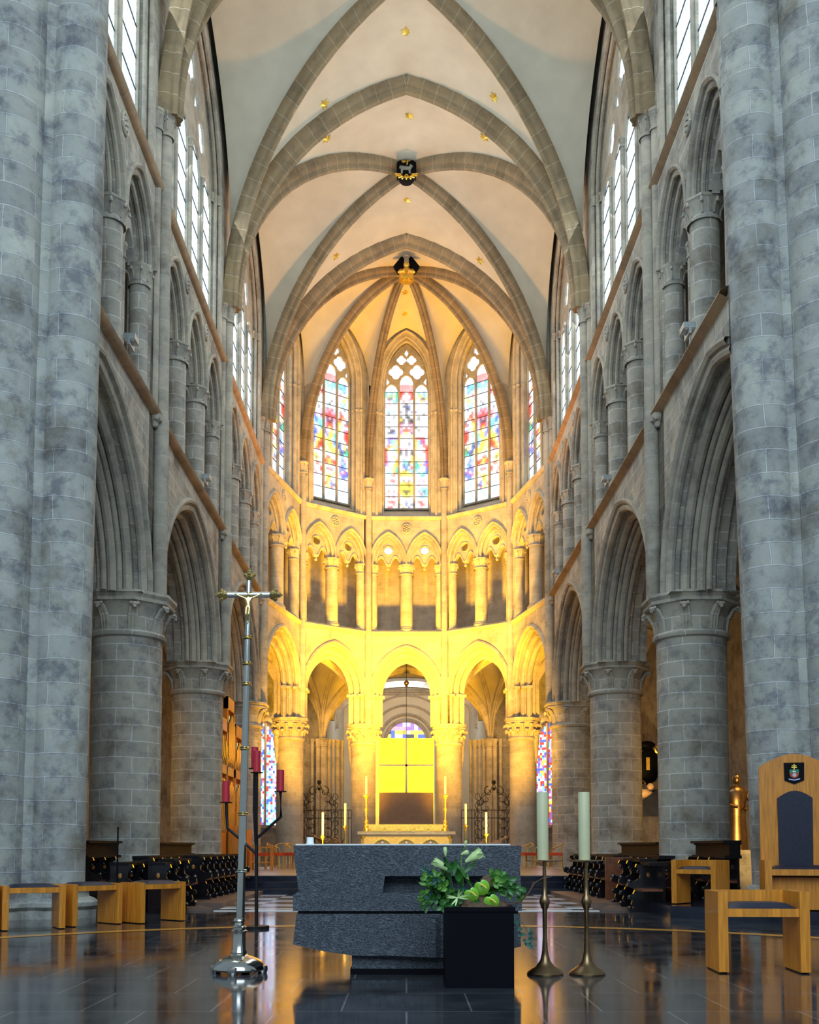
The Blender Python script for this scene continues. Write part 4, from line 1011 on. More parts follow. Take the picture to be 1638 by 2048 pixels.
a = MB(); a.box(-0.38, 0.38, 0.02, 0.56, 0.47, 0.55); local('seat_frame', a, M['wood'], T)
a = MB(); a.box(-0.38, 0.38, 0.2, 0.5, 0.02, 0.44); local('lower_panel', a, M['wood'], T)
a = MB(); rows = []
for i in range(9):
    u = i/8; rows.append([Vector((-0.375+0.75*u, 0.03+0.5*j/8, 0.55+0.055*((1-(2*u-1)**6)*(1-(2*j/8-1)**6))**0.6)) for j in range(9)])
a.grid(rows); local('seat_cushion', a, M['leather'], T)
ft = lambda s_, d_, z_: Vector((s_, 0.55+d_, z_))
bk = [(-0.45, 0.0), (-0.45, 1.93)]+[(-0.45+0.90*k/12, 1.93+0.17*math.sin(PI*k/12)) for k in range(1, 12)]+[(0.45, 1.93), (0.45, 0.0)]
a = MB(); a.plate(bk, [], ft, 0, 0.07); local('backrest', a, M['wood'], T)
pd = [(-0.215, 0.56), (-0.225, 1.50)]+[(-0.225+0.45*k/8, 1.50+0.10*math.sin(PI*k/8)) for k in range(1, 8)]+[(0.225, 1.50), (0.215, 0.56)]
a = MB(); a.plate(pd, [], ft, -0.035, 0.0); local('back_cushion', a, M['leather'], T)
sh = [(-0.13, 1.98), (-0.125, 1.74), (0, 1.69), (0.125, 1.74), (0.13, 1.98)]
a = MB(); a.plate(sh, [], ft, -0.02, 0.0); cs = local('coat_of_arms', a, M['black'], T); cs['label'] = 'black shield-shaped plaque with a painted coat of arms'
def decal(parent, name, polys, mat, d=-0.024):
    a = MB()
    for p in polys: a.plate(p, [], ft, d, d+0.006)
    return local(name, a, mat, parent)
M['green_paint'] = plain('green_paint', (0.02, 0.22, 0.12), 0.6); M['blue_paint'] = plain('pale_blue_paint', (0.45, 0.5, 0.8), 0.6)
decal(cs, 'cross_emblem', [[(-0.006, 1.96), (-0.006, 1.88), (0.006, 1.88), (0.006, 1.96)], [(-0.03, 1.94), (-0.03, 1.93), (0.03, 1.93), (0.03, 1.94)], [(-0.035, 1.918), (-0.035, 1.907), (0.035, 1.907), (0.035, 1.918)]], M['gold'])
decal(cs, 'green_field', [[(-0.06, 1.885), (-0.06, 1.84), (0.06, 1.84), (0.06, 1.885)]], M['green_paint'])
decal(cs, 'white_lamb', [[(-0.02, 1.872), (-0.025, 1.862), (-0.012, 1.848), (0.018, 1.848), (0.02, 1.866), (-0.005, 1.864)]], M['white'], -0.03)
decal(cs, 'red_field', [[(-0.06, 1.84), (-0.05, 1.79), (0, 1.765), (0.05, 1.79), (0.06, 1.84)]], M['red_paint'])
decal(cs, 'grey_roundel', [circ(0, 1.81, 0.026, 14)], M['grey_metal'], -0.03)
decal(cs, 'motto_scroll', [[(-0.075, 1.765), (-0.07, 1.75), (0, 1.735), (0.07, 1.752), (0.075, 1.768), (0.05, 1.762), (0, 1.75), (-0.05, 1.76)]], M['blue_paint'])

# ------------------------------------------------------------------ choir stalls
def stall_proto(tall):
    rt = root('choir_stall', (0, 0, 0)); H = 0.75; w = 0.64
    prof = [(0.06, 0), (0.06, H), (-0.27, H), (-0.29, H-0.05), (-0.24, H-0.08), (-0.21, H-0.15), (-0.22, H-0.22), (-0.30, H-0.27), (-0.37, H-0.255), (-0.41, H-0.29), (-0.42, H-0.35), (-0.36, H-0.38), (-0.30, H-0.41), (-0.33, H-0.47), (-0.40, H-0.49), (-0.41, H-0.55), (-0.34, H-0.57), (-0.36, H-0.63), (-0.33, 0.07), (-0.40, 0.05), (-0.40, 0)]
    def T_(s_, d_, z_): return Vector((d_, s_, z_))
    a = MB(); a.plate(prof, [], T_, -w/2, -w/2+0.06)
    for (y, z, r) in ((-0.38, H-0.28, 0.045), (-0.25, H-0.12, 0.028), (-0.38, H-0.52, 0.04), (-0.38, 0.06, 0.04)): a.ball((-w/2+0.04, y, z), r, 8, 0.8, 1, 1)
    local('divider', a, M['stall'], rt)
    a = MB(); a.box(-w/2+0.03, w/2-0.03, 0.0, 0.04, 0.02, H-0.02); local('seat_back', a, M['stall'], rt)
    a = MB(); a.ball((-w/2+0.03, -0.09, H-0.17), 0.1, 14, 0.34, 0.62, 1.0); local('oval_panel', a, M['stall_gleam'], rt)['label'] = 'golden oval set in the dark divider, its gleam painted on'
    a = MB(); a.box(-w/2+0.03, w/2-0.03, -0.32, 0.0, 0.34, 0.375); local('seat', a, M['stall_seat'], rt)
    a = MB(); a.box(-w/2, w/2, -0.2, 0.07, H-0.02, H+0.03)
    if tall:
        a.box(-w/2, w/2, -0.16, 0.07, H+0.2, H+0.23); a.box(-w/2, w/2, -0.22, 0.07, H+0.23, H+0.27)
        a.box(-w/2, w/2, -0.13, 0.05, H+0.03, H+0.21)
        for k in range(4): a.ball((-w/2+w*(k+.5)/4, -0.06, H+0.15), 0.05, 8)
    local('cornice', a, M['carved'], rt)
    return rt
ST = {False: stall_proto(False), True: stall_proto(True)}; used_st = set()
def stall(x, y, z, s, label, group, tall=False):
    rz = PI/2 if s < 0 else -PI/2
    if tall not in used_st:
        used_st.add(tall); o = ST[tall]; o.location = (x, y, z); o.rotation_euler = (0, 0, rz); o['label'] = label; o['category'] = 'choir stall'; o['group'] = group; return o
    o = dup(ST[tall], (x, y, z), rz, label, group); o['category'] = 'choir stall'; return o
ORD = ['first', 'second', 'third', 'fourth', 'fifth', 'sixth', 'seventh', 'eighth', 'ninth', 'tenth']
for s in (-1, 1):
    sd = SIDE[s]
    for k in range(8 if s < 0 else 7): stall(s*3.88, 18.75+0.64*k, 0.086, s, 'black carved choir stall, %s of the %s front row counted from the near end' % (ORD[k], sd), 'front row of choir stalls, %s' % sd)
    for k in range(3): stall(s*3.88, 16.0+0.64*k if s > 0 else 16.15+0.64*k, 0.0 if k == 0 else 0.046 if k == 1 and False else 0.046*(k > 0), s, 'black carved choir stall, %s of three before the gap on the %s' % (ORD[k], sd), 'short near group of choir stalls, %s' % sd)
    for k in range(11): stall(s*4.42, 16.0+0.64*k+(0.35 if s > 0 else 0), 0.0 if k < 2 else 0.086, s, 'black choir stall of the upper %s row, %s from its near end' % (sd, ORD[k] if k < 10 else 'last'), 'second row of choir stalls, %s' % sd)
    for k in range(3): stall(s*5.28, 16.85+0.64*k, 0.10, s, 'corniced black stall under the first %s arch, %s from the near end' % (sd, ORD[k]), 'corniced stalls under the arches, %s' % sd, True)
    for k in range(6): stall(s*5.28, 21.3+0.64*k, 0.10, s, 'corniced black stall under the second %s arch, %s from the near end' % (sd, ORD[k]), 'corniced stalls under the arches, %s' % sd, True)
    for (y0, y1) in ((16.5, 18.5), (20.95, 24.9)):
        slab('floor', [(s*4.80, y0), (s*5.75, y0), (s*5.75, y1), (s*4.80, y1)], 0, 0.10, M['platform'])
a = MB(); a.box(3.52, 4.0, 18.34, 18.40, 0.086, 0.84); o = a.build('end_panel', M['stall_seat'], None); tag(o, 'reddish wooden end panel closing the right front row of stalls', 'panel')
a = MB(); a.tube([(0, 0, 0.02), (0, 0, 1.30)], 0.012, 8); m2 = MB(); m2.lathe([(0.12, 0), (0.12, 0.015), (0.02, 0.03), (0.0, 0.03)], n=20)
ms = root('microphone_stand', (-4.14, 14.85, 0), 'thin black microphone stand rising before the left column', 'stand'); local('pole', a, M['black'], ms); local('base', m2, M['black'], ms)

# ------------------------------------------------------------------ candles and stands
def person(name, mat, parent, J, E_, R, loc=(0, 0, 0), rot=(0, 0, 0), scale=1.0, sub=2):
    me = bpy.data.meshes.new(name); me.from_pydata([Vector(J[k]) for k in J], [(list(J).index(a_), list(J).index(b_)) for a_, b_ in E_], [])
    o = bpy.data.objects.new(name, me); COL.objects.link(o)
    md = o.modifiers.new('skin', 'SKIN'); md.use_smooth_shade = True
    for i, k in enumerate(J): me.skin_vertices[0].data[i].radius = (R[k], R[k])
    me.skin_vertices[0].data[list(J).index('pelvis')].use_root = True
    sb = o.modifiers.new('sub', 'SUBSURF'); sb.levels = sub; sb.render_levels = sub
    dg = bpy.context.evaluated_depsgraph_get(); nm = bpy.data.meshes.new_from_object(o.evaluated_get(dg)); bpy.data.objects.remove(o)
    nm.materials.clear(); nm.materials.append(mat); nm.name = name
    o = bpy.data.objects.new(name, nm); COL.objects.link(o)
    if parent: o.parent = parent
    o.location = loc; o.rotation_euler = rot; o.scale = (scale,)*3
    return o
for k, (u, cat) in enumerate(((1088, 'left'), (1171, 'right'))):
    x = (u-812.9)/2068*8.25; y = 8.25
    rt = root('candle_stand', (x, y, 0), '%s of the two bronze stands carrying a thick cream candle' % cat, 'candle stand', 'bronze candle stands beside the altar')
    a = MB(); a.lathe([(0.0, 0), (0.142, 0), (0.145, 0.012), (0.13, 0.03), (0.075, 0.065), (0.04, 0.11), (0.027, 0.165), (0.026, 0.18)], n=32); local('base', a, M['bronze'], rt)
    a = MB(); a.lathe([(0.024, 0.18), (0.018, 0.3), (0.019, 0.51), (0.03, 0.53), (0.043, 0.575), (0.03, 0.615), (0.02, 0.63), (0.017, 0.7), (0.013, 0.86), (0.014, 0.895)], n=24); local('stem', a, M['bronze'], rt)
    a = MB(); a.lathe([(0.013, 0.885), (0.05, 0.888), (0.15, 0.898), (0.15, 0.903), (0.0, 0.902)], n=32); local('dish', a, M['bronze'], rt)
    c = root('pillar_candle', (x-0.012, y, 0.9035), 'thick cream candle on the %s bronze stand' % cat, 'candle', 'thick cream candles')
    a = MB(); a.lathe([(0.0, 0), (0.046, 0), (0.046, 0.535), (0.043, 0.54), (0.035, 0.533), (0.0, 0.527)], n=28); local('wax', a, M['cream_wax'], c)
    a = MB(); a.tube([(0, 0, 0.52), (0.003, 0, 0.545)], 0.003, 6); local('wick', a, M['black'], c)
# red candle tree
K = 12.93
def pk(u, v, dy=0): p = at_y(u, v, K); return Vector((p.x+1.875, dy, p.z))
rt = root('candelabrum', (-1.875, K, 0), 'black iron candelabrum with four branches holding red candles', 'candelabrum')
a = MB(); a.lathe([(0, 0), (0.17, 0), (0.17, 0.035), (0, 0.035)], n=28); local('base', a, M['iron'], rt)
a = MB(); a.tube([pk(513, 1852), pk(513, 1680)], 0.022, 10); local('stem', a, M['iron'], rt)
br = (((512, 1706), (455, 1656), (452, 1606)), ((513, 1677), (562, 1633), (561, 1584)), ((513, 1690), (514, 1640), (515, 1547)), ((512, 1690), (506, 1620), (507, 1537)))
for k, pts in enumerate(br):
    dy = (0, 0, -0.06, 0.10)[k]
    a = MB(); a.tube([pk(*p, dy=dy*(q > 0)) for q, p in enumerate(pts)], 0.019, 8); local('branch', a, M['iron'], rt)
    e = pk(*pts[-1], dy=dy); a = MB(); a.lathe([(0, 0), (0.075, 0), (0.08, 0.012), (0, 0.012)], (e.x, e.y, e.z), 24); local('candle_dish', a, M['iron'], rt)
    nm = ('lowest, far left', 'lower right', 'tall front middle', 'tall rear middle')[k]
    c = root('red_candle', (e.x-1.875, K+e.y, e.z+0.0125), 'thick red candle on the iron candelabrum, %s' % nm, 'candle', 'red candles')
    a = MB(); a.lathe([(0, 0), (0.045, 0), (0.045, 0.262), (0.04, 0.266), (0, 0.262)], n=24); local('wax', a, M['red_wax'], c)
# processional cross
rt = root('processional_cross', (-1.345, 8.38, 0), 'tall silver processional cross with gilt ends and a small crucified figure', 'cross')
a = MB(); a.lathe([(0, 0.02), (0.20, 0.02), (0.215, 0.035), (0.212, 0.05), (0.20, 0.07), (0.178, 0.093), (0.148, 0.112), (0.112, 0.127), (0.075, 0.138), (0.06, 0.15), (0.058, 0.17)], n=40)
for k in range(4): an = PI/4+k*PI/2-PI/4-0.1; a.lathe([(0.035, 0), (0.045, 0.03), (0.04, 0.06), (0, 0.07)], (0.19*math.sin(an), -0.19*math.cos(an), 0), 12)
local('base', a, M['chrome'], rt)
a = MB(); a.lathe([(0.058, 0.15), (0.066, 0.165), (0.058, 0.18), (0.052, 0.19), (0.052, 0.315), (0.062, 0.32), (0.064, 0.335), (0.05, 0.345), (0.05, 0.36), (0.058, 0.365), (0.04, 0.38), (0.036, 0.40), (0.05, 0.415), (0.045, 0.43), (0.03, 0.44)], n=28); local('socket', a, M['chrome'], rt)
TL = Matrix([[1, 0, 0.0165, 0], [0, 1, 0, 0], [0, 0, 1, 0], [0, 0, 0, 1]])
def yz(v): return at_y(480, v, 8.38).z
a = MB(); a.lathe([(0.034, 0.43), (0.031, yz(1628)), (0.026, yz(1368)), (0.023, yz(1275)), (0.022, yz(1150)), (0, yz(1150))], n=10, T=TL); local('staff', a, M['chrome'], rt)
for v, mt in ((1742, 'chrome'), (1628, 'brass'), (1497, 'brass'), (1368, 'brass'), (1327, 'brass'), (1275, 'brass')):
    z = yz(v); a = MB(); a.lathe([(0.033, z-0.015), (0.045, z-0.008), (0.04, z), (0.045, z+0.008), (0.033, z+0.015)], n=16, T=TL); local('collar', a, M[mt], rt)
zc = yz(1190); lean = 0.0165*zc
a = MB(); a.tube([(lean-0.20, 0, zc), (lean+0.20, 0, zc)], 0.024, 10); local('crossbar', a, M['chrome'], rt)
for (cx_, cz_, dx, dz) in ((lean-0.20, zc, -1, 0), (lean+0.20, zc, 1, 0), (lean+0.006, yz(1155), 0, 1)):
    a = MB()
    for t, r in ((0, 0.038), (0.022, 0.03), (0.045, 0.024), (0.07, 0.01)): a.ball((cx_+dx*t, 0, cz_+dz*t), r, 8)
    for q in (-1, 1): a.ball((cx_+dx*0.02+dz*q*0.035, 0, cz_+dz*0.02+dx*q*0.035), 0.018, 8); a.ball((cx_+dx*0.02, q*0.035, cz_+dz*0.02), 0.018, 8)
    local('finial', a, M['brass'], rt)
J = {'pelvis': (0, 0, 0.95), 'waist': (0, 0, 1.12), 'chest': (0, 0.0, 1.36), 'neck': (0.0, -0.02, 1.5), 'head': (0.03, -0.05, 1.62), 'crown': (0.04, -0.06, 1.74),
     'sl': (-0.17, 0, 1.42), 'el': (-0.43, 0, 1.52), 'hl': (-0.68, 0.02, 1.66), 'fl': (-0.76, 0.02, 1.69), 'sr': (0.17, 0, 1.42), 'er': (0.43, 0, 1.52), 'hr': (0.68, 0.02, 1.66), 'fr': (0.76, 0.02, 1.69),
     'pl': (-0.09, 0, 0.9), 'kl': (-0.10, -0.14, 0.5), 'al': (-0.03, 0.0, 0.12), 'tl': (-0.03, -0.08, 0.0), 'pr': (0.09, 0, 0.9), 'kr': (0.06, -0.16, 0.5), 'ar': (0.03, -0.03, 0.14), 'tr': (0.02, -0.12, 0.02)}
E_ = [('pelvis', 'waist'), ('waist', 'chest'), ('chest', 'neck'), ('neck', 'head'), ('head', 'crown'), ('chest', 'sl'), ('sl', 'el'), ('el', 'hl'), ('hl', 'fl'), ('chest', 'sr'), ('sr', 'er'), ('er', 'hr'), ('hr', 'fr'), ('pelvis', 'pl'), ('pl', 'kl'), ('kl', 'al'), ('al', 'tl'), ('pelvis', 'pr'), ('pr', 'kr'), ('kr', 'ar'), ('ar', 'tr')]
R_ = dict(pelvis=.14, waist=.115, chest=.15, neck=.055, head=.09, crown=.06, sl=.07, el=.05, hl=.035, fl=.03, sr=.07, er=.05, hr=.035, fr=.03, pl=.10, kl=.065, al=.04, tl=.03, pr=.10, kr=.065, ar=.04, tr=.03)
person('crucified_figure', M['brass'], rt, J, E_, R_, (lean, -0.035, zc-0.245), (0, 0, 0), 0.148)

# ------------------------------------------------------------------ planter and flowers
P = root('planter', (0.525, 7.70, 0), 'glossy black square planter standing before the stone altar', 'planter')
a = MB(); a.box(-0.245, 0.245, -0.25, 0.25, 0.0, 0.545); local('body', a, M['black'], P)
a = MB(); a.box(-0.255, 0.255, -0.26, 0.26, 0.545, 0.575); local('rim', a, M['black'], P)
F = root('flower_arrangement', (0.525, 7.70, 0.575), 'green arrangement of lilies, anthuriums, eucalyptus and twigs in the black planter', 'flowers')
def fp(u, v, dy=0.0):
    p = at_y(u, v, 7.62+dy); return Vector((p.x-0.525, p.y-7.70, p.z-0.575))
def leafmesh(mb, a, b, w, n=6, cup=0.2, up=Vector((0, -1, 0.2)), tip=1.0):
    d = (b-a); L = d.length; t = d.normalized(); sd = t.cross(up).normalized(); nn = sd.cross(t); rows = []
    for i in range(n+1):
        u = i/n; wd = w*math.sin(PI*min(1, u*0.94+0.06))**0.75*(1 if tip else 1); c = a+d*u+nn*(-L*0.12*math.sin(PI*u))
        rows.append([c-sd*wd+nn*(cup*wd), c-sd*wd*0.5+nn*cup*wd*0.3, c, c+sd*wd*0.5+nn*cup*wd*0.3, c+sd*wd+nn*(cup*wd)])
    mb.grid(rows)
def addleaf(a, b, w, mat, cup=0.25, up=None):
    m_ = MB(); leafmesh(m_, a, b, w, 6, cup, up or Vector((random.uniform(-.3, .3), -1, random.uniform(0, .5)))); return local('leaf', m_, mat, F, 60)
soil = MB(); soil.ball((0, 0, 0.0), 0.24, 12, 1, 1, 0.25); local('moss', soil, M['bark'], F)
def stem(pts, r, mat, name='stem'):
    m_ = MB(); m_.tube(pts, [r*(1-0.5*i/(len(pts)-1)) for i in range(len(pts))], 7); local(name, m_, mat, F)
stem([fp(925, 1820), fp(926, 1760), fp(922, 1720), fp(930, 1690), fp(932, 1675)], 0.006, M['leaf_light'])
stem([fp(905, 1815), fp(900, 1760), fp(893, 1715)], 0.006, M['leaf']); stem([fp(908, 1790), fp(900, 1745), fp(870, 1722)], 0.005, M['leaf'])
stem([fp(925, 1760), fp(930, 1728), fp(940, 1715)], 0.005, M['leaf'])
def lily(a, b, r, opened=0.3):
    m_ = MB(); ax = (b-a); t = ax.normalized(); rr = [0.25, 0.6, 0.95, 1.0, 1.05]
    m_.tube([a+ax*q for q in (0, 0.25, 0.55, 0.8, 0.95)], [r*0.3, r*0.65, r, r*0.98, r*(0.5+opened)], 9)
    sd = t.cross(Vector((0, 1, 0))).normalized(); up = sd.cross(t)
    for k in range(6):
        an = PI/3*k; dr = sd*math.cos(an)+up*math.sin(an); leafmesh(m_, a+ax*0.55+dr*r*0.85, b+dr*r*(0.7+opened), r*0.5, 5, 0.5, dr)
    local('lily_bloom', m_, M['lily'], F, 60)
lily(fp(931, 1724), fp(965, 1703), 0.036, 0.45); lily(fp(897, 1742), fp(866, 1720), 0.031, 0.35); lily(fp(922, 1709), fp(938, 1703), 0.018, 0.0); lily(fp(891, 1712), fp(890, 1693), 0.015, 0.0); lily(fp(929, 1694), fp(933, 1680), 0.009, 0.0)
for (u, v, r, tu, tv) in ((963, 1773, 0.056, 972, 1768), (942, 1788, 0.054, 950, 1783), (982, 1802, 0.056, 980, 1800)):
    c = fp(u, v, -0.12); m_ = MB(); rows = []
    for i in range(7):
        q = i/6; row = []
        for k in range(24):
            an = 2*PI*k/24; rad = r*q*(1-0.38*math.exp(-((an-PI*0.62)/0.35)**2))*(1+0.12*math.cos(an+PI*0.35))
            row.append(c+Vector((rad*math.cos(an), -0.018*(1-q*q)-0.02*q*math.sin(an), rad*math.sin(an)*1.05)))
        rows.append(row)
    m_.grid(rows, None, 0, cu=True); sp = local('anthurium_spathe', m_, M['spathe'], F, 60)
    m_ = MB(); e = c+Vector((0.035, -0.05, -0.012)); m_.tube([c+Vector((-0.01, -0.02, 0.015)), c+Vector((0.01, -0.045, 0.01)), e], [0.006, 0.007, 0.004], 8); k_ = local('spadix', m_, M['spadix'], F); k_.parent = sp
    stem([fp(u, v, -0.1), fp(u-5, v+20, -0.05), fp(940, 1830)], 0.004, M['leaf'])
rnd = random.Random(11)
# broad lily leaves
for (u0, v0, u1, v1, w) in ((920, 1772, 915, 1735, 0.03), (915, 1730, 918, 1765, 0.028), (895, 1775, 878, 1745, 0.02), (930, 1745, 952, 1722, 0.018), (900, 1760, 888, 1728, 0.018), (908, 1750, 912, 1715, 0.018), (930, 1750, 945, 1775, 0.014),
                            (890, 1770, 875, 1760, 0.02), (884, 1760, 900, 1733, 0.02), (880, 1755, 892, 1725, 0.015), (905, 1740, 885, 1712, 0.015), (926, 1735, 938, 1760, 0.02), (895, 1745, 907, 1722, 0.02)):
    addleaf(fp(u0, v0, rnd.uniform(-.1, .1)), fp(u1, v1, rnd.uniform(-.15, 0)), w*0.9, M['leaf'])
def sprig(pts, L, w, n, mats, spread=1.0, nm='sprig'):
    m_ = MB(); P_ = [fp(*p) for p in pts]; m_.tube(P_, [0.0035]*len(P_), 5)
    seg = len(P_)-1
    for k in range(n):
        t_ = (k+0.7)/n*seg; i = min(seg-1, int(t_)); q = P_[i].lerp(P_[i+1], t_-i); d_ = (P_[i+1]-P_[i]).normalized()
        sd_ = d_.cross(Vector((0, -1, 0))).normalized()*(1 if k % 2 else -1)
        e = (d_*0.55+sd_*spread+Vector((0, rnd.uniform(-.6, .2), rnd.uniform(-.25, .25)))).normalized()
        leafmesh(m_, q, q+e*L*rnd.uniform(.75, 1.15), w*rnd.uniform(.8, 1.15), 5, 0.25, Vector((rnd.uniform(-.4, .4), -1, rnd.uniform(-.1, .5))))
    leafmesh(m_, P_[-1], P_[-1]+(P_[-1]-P_[-2]).normalized()*L, w, 5, 0.25)
    return local(nm, m_, mats, F, 60)
for k in range(26):   # dense foliage on the left
    t_ = k/25; u1 = 846+58*rnd.random(); v1 = 1752+68*rnd.random()
    sprig([(910, 1812, rnd.uniform(-.1, .15)), ((910+u1)/2, (1805+v1)/2-6, rnd.uniform(-.2, .1)), (u1, v1, rnd.uniform(-.22, .05))], 0.055, 0.016, 9, M[rnd.choice(['leaf', 'leaf', 'leaf_light', 'leaf_blue'])])
sprig([(872, 1790, 0), (856, 1775, -.1), (852, 1758, -.1)], 0.06, 0.017, 7, M['leaf_light']); sprig([(880, 1780, 0), (872, 1765, -.1), (870, 1752, -.1)], 0.06, 0.015, 6, M['leaf_light'])
for k in range(8):    # pale grey-blue sprigs at the far left
    sprig([(895, 1790, 0.1), (868, 1760, 0.05), (846+4*k, 1735+3*k, 0.0)], 0.03, 0.006, 9, M['leaf_blue'])
for k in range(14):   # lobed bright leaves on the right
    u1 = 990+rnd.random()*52; v1 = 1748+(u1-985)*0.65+rnd.uniform(-10, 12)
    sprig([(965, 1800, 0.05), ((965+u1)/2, (1795+v1)/2-12, -.05), (u1, v1, rnd.uniform(-.15, .05))], 0.065, 0.018, 8, M[rnd.choice(['leaf_light', 'leaf', 'leaf'])], 0.9)
sprig([(975, 1790, 0), (985, 1765, 0), (983, 1748, 0)], 0.05, 0.016, 6, M['leaf_light'])
for k in range(8):    # filler in front of the pot rim and between the blooms
    u1 = 905+rnd.random()*80; v1 = 1775+rnd.random()*38; sprig([(935, 1822, -.05), ((935+u1)/2, (1815+v1)/2-8, -.1), (u1, v1, -.12)], 0.045, 0.014, 7, M[rnd.choice(['leaf', 'leaf', 'leaf_blue'])])
stem([fp(960, 1800), fp(990, 1765), fp(1020, 1770), fp(1048, 1782)], 0.004, M['leaf']); stem([fp(975, 1780), fp(985, 1750), fp(983, 1742)], 0.004, M['leaf'])
for k in range(20):   # trailing eucalyptus
    t_ = k/19; u = 985+t_*72; v = 1812+40*t_+40*t_**4+rnd.uniform(-6, 6)
    addleaf(fp(u, v, -.05), fp(u+rnd.uniform(-8, 12), v+rnd.uniform(2, 14), -.1), rnd.uniform(0.014, 0.02), M['leaf_blue'])
stem([fp(975, 1815), fp(1000, 1812), fp(1030, 1830), fp(1048, 1850), fp(1062, 1880)], 0.003, M['leaf_blue']); stem([fp(1015, 1822), fp(1020, 1845), fp(1016, 1868)], 0.003, M['leaf_blue'])
for k in range(8):
    addleaf(fp(1019, 1828+5*k, -.05), fp(1019+(9 if k % 2 else -10), 1831+5*k, -.08), 0.010, M['leaf_blue'])
for k in range(7): addleaf(fp(1058, 1856+5*k, -.05), fp(1058+(9 if k % 2 else 3), 1866+5*k, -.08), 0.012, M['leaf_blue'])
for k in range(10):  # variegated blades in the middle
    an = rnd.uniform(0, 2*PI); addleaf(fp(915, 1795, -.15), fp(915+22*math.cos(an), 1795+18*math.sin(an), -.2), 0.006, M['lily'])
stem([fp(1000, 1812), fp(1040, 1805), fp(1058, 1785), fp(1070, 1765), fp(1085, 1757), fp(1104, 1753)], 0.007, M['bark'], 'twig'); stem([fp(1062, 1778), fp(1067, 1762)], 0.004, M['bark'], 'twig')
m_ = MB(); m_.ball(tuple(fp(980, 1765, 0.0)), 0.065, 10, 1.2, 1, 0.9); m_.ball(tuple(fp(960, 1805, -.05)), 0.06, 10); m_.ball(tuple(fp(935, 1808, -.08)), 0.05, 10); local('bark_piece', m_, M['bark'], F)

# ------------------------------------------------------------------ high altar
H = root('high_altar', (0, 33.5, 0.372), 'gilded high altar with a marble table and three arched niches with figures', 'altar')
a = MB(); a.box(-1.45, 1.45, 0, 0.9, 0.0, 1.02); local('body', a, M['gilt'], H)
a = MB(); a.box(-1.58, 1.58, -0.12, 1.0, 1.06, 1.16); a.box(-1.52, 1.52, -0.06, 0.95, 1.02, 1.06); local('table_top', a, M['apse'], H)
fh = lambda s_, d_, z_: Vector((s_, d_, z_))
a = MB(); a.plate([(-1.45, 0.35), (1.45, 0.35), (1.45, 1.02), (-1.45, 1.02)], [arch(0.36, 0.36, 0.58, 8, 1.2, c_, 0.38) for c_ in (-0.78, 0, 0.78)], fh, -0.07, 0.0); local('niche_front', a, M['gilt'], H)
a = MB()
for c_ in (-0.78, 0, 0.78): a.sweep([Vector((x, -0.08, z)) for x, z in arch(0.34, 0.34, 0.58, 8, 1.2, c_)], [(-.02, -.02), (.02, -.02), (.02, .02), (-.02, .02)], Vector((0, 1, 0)))
local('niche_moulding', a, M['gold'], H)
for c_ in (-0.78, 0, 0.78):
    a = MB(); a.ball((c_, -0.02, 0.80), 0.055, 10); a.lathe([(0.10, 0.45), (0.12, 0.62), (0.06, 0.74), (0.04, 0.76)], (c_, -0.01, 0), 12); local('niche_figure', a, M['white'], H)
for s in (-1, 1):
    a = MB(); a.lathe([(0.07, 0), (0.07, .1), (0.05, .14), (0.05, 0.9), (0.08, 0.98), (0.08, 1.02)], (s*1.4, -0.03, 0), 12); local('corner_colonnette', a, M['gold'], H)
a = MB(); a.box(-1.3, 1.3, 0.45, 0.9, 1.16, 1.40); a.box(-1.2, 1.2, 0.4, 0.9, 1.25, 1.33)
for k in range(5): a.box(-1.15+0.48*k, -0.78+0.48*k, 0.38, 0.45, 1.19, 1.36)
local('gradine', a, M['gold'], H)
AP_ = root('retable', (0, 34.15, 1.772), 'tall altar panel of four yellow squares divided by a thin cross above a dark field', 'retable')
a = MB(); a.box(-1.02, 0.92, 0.02, 0.12, 0, 2.86); local('backing_board', a, M['gilt'], AP_)
for i in (0, 1):
    for j in (0, 1):
        a = MB(); x0 = -0.905+0.915*i; a.box(x0, x0+0.885, 0, 0.02, 1.06+0.915*j, 1.06+0.915*j+0.885); local('yellow_square', a, M['panel'], AP_)
a = MB(); a.box(-0.038, 0.028, -0.012, 0.02, 1.06, 2.86); a.box(-0.905, 0.895, -0.012, 0.02, 1.925, 1.99); local('cross_line', a, M['blue_grey'], AP_)
a = MB(); a.box(-0.905, 0.895, 0, 0.02, 0.0, 1.05); local('dark_field', a, plain('umber_enamel', (0.055, 0.032, 0.03), 0.6), AP_)
# candlesticks on and around the high altar
def candlestick(x, y, z, h, ch, r, label, group):
    rt = root('candlestick', (x, y, z), label, 'candlestick', group)
    a = MB(); a.lathe([(r*2.6, 0), (r*2.6, h*.04), (r*1.6, h*.10), (r*1.9, h*.16), (r*1.0, h*.22)], n=10); local('base', a, M['gold'], rt)
    a = MB(); a.lathe([(r*0.9, h*.2), (r*1.5, h*.27), (r*.7, h*.33), (r*.7, h*.55), (r*1.2, h*.6), (r*.6, h*.66), (r*.6, h*.88), (r*1.3, h*.93)], n=12); local('stem', a, M['gold'], rt)
    a = MB(); a.lathe([(r*.8, h*.93), (r*2.0, h*.97), (r*2.1, h), (0, h*.99)], n=16); local('drip_pan', a, M['gold'], rt)
    c = root('altar_candle', (x, y, z+h), label.replace('gilt candlestick', 'white candle on the gilt candlestick'), 'candle', 'white candles around the high altar')
    a = MB(); a.lathe([(0, 0), (0.038, 0), (0.036, ch), (0, ch+0.01)], n=16); local('wax', a, M['white_wax'], c)
    a = MB(); a.tube([(0, 0, ch), (0, 0, ch+0.03)], 0.004, 5); local('wick', a, M['black'], c)
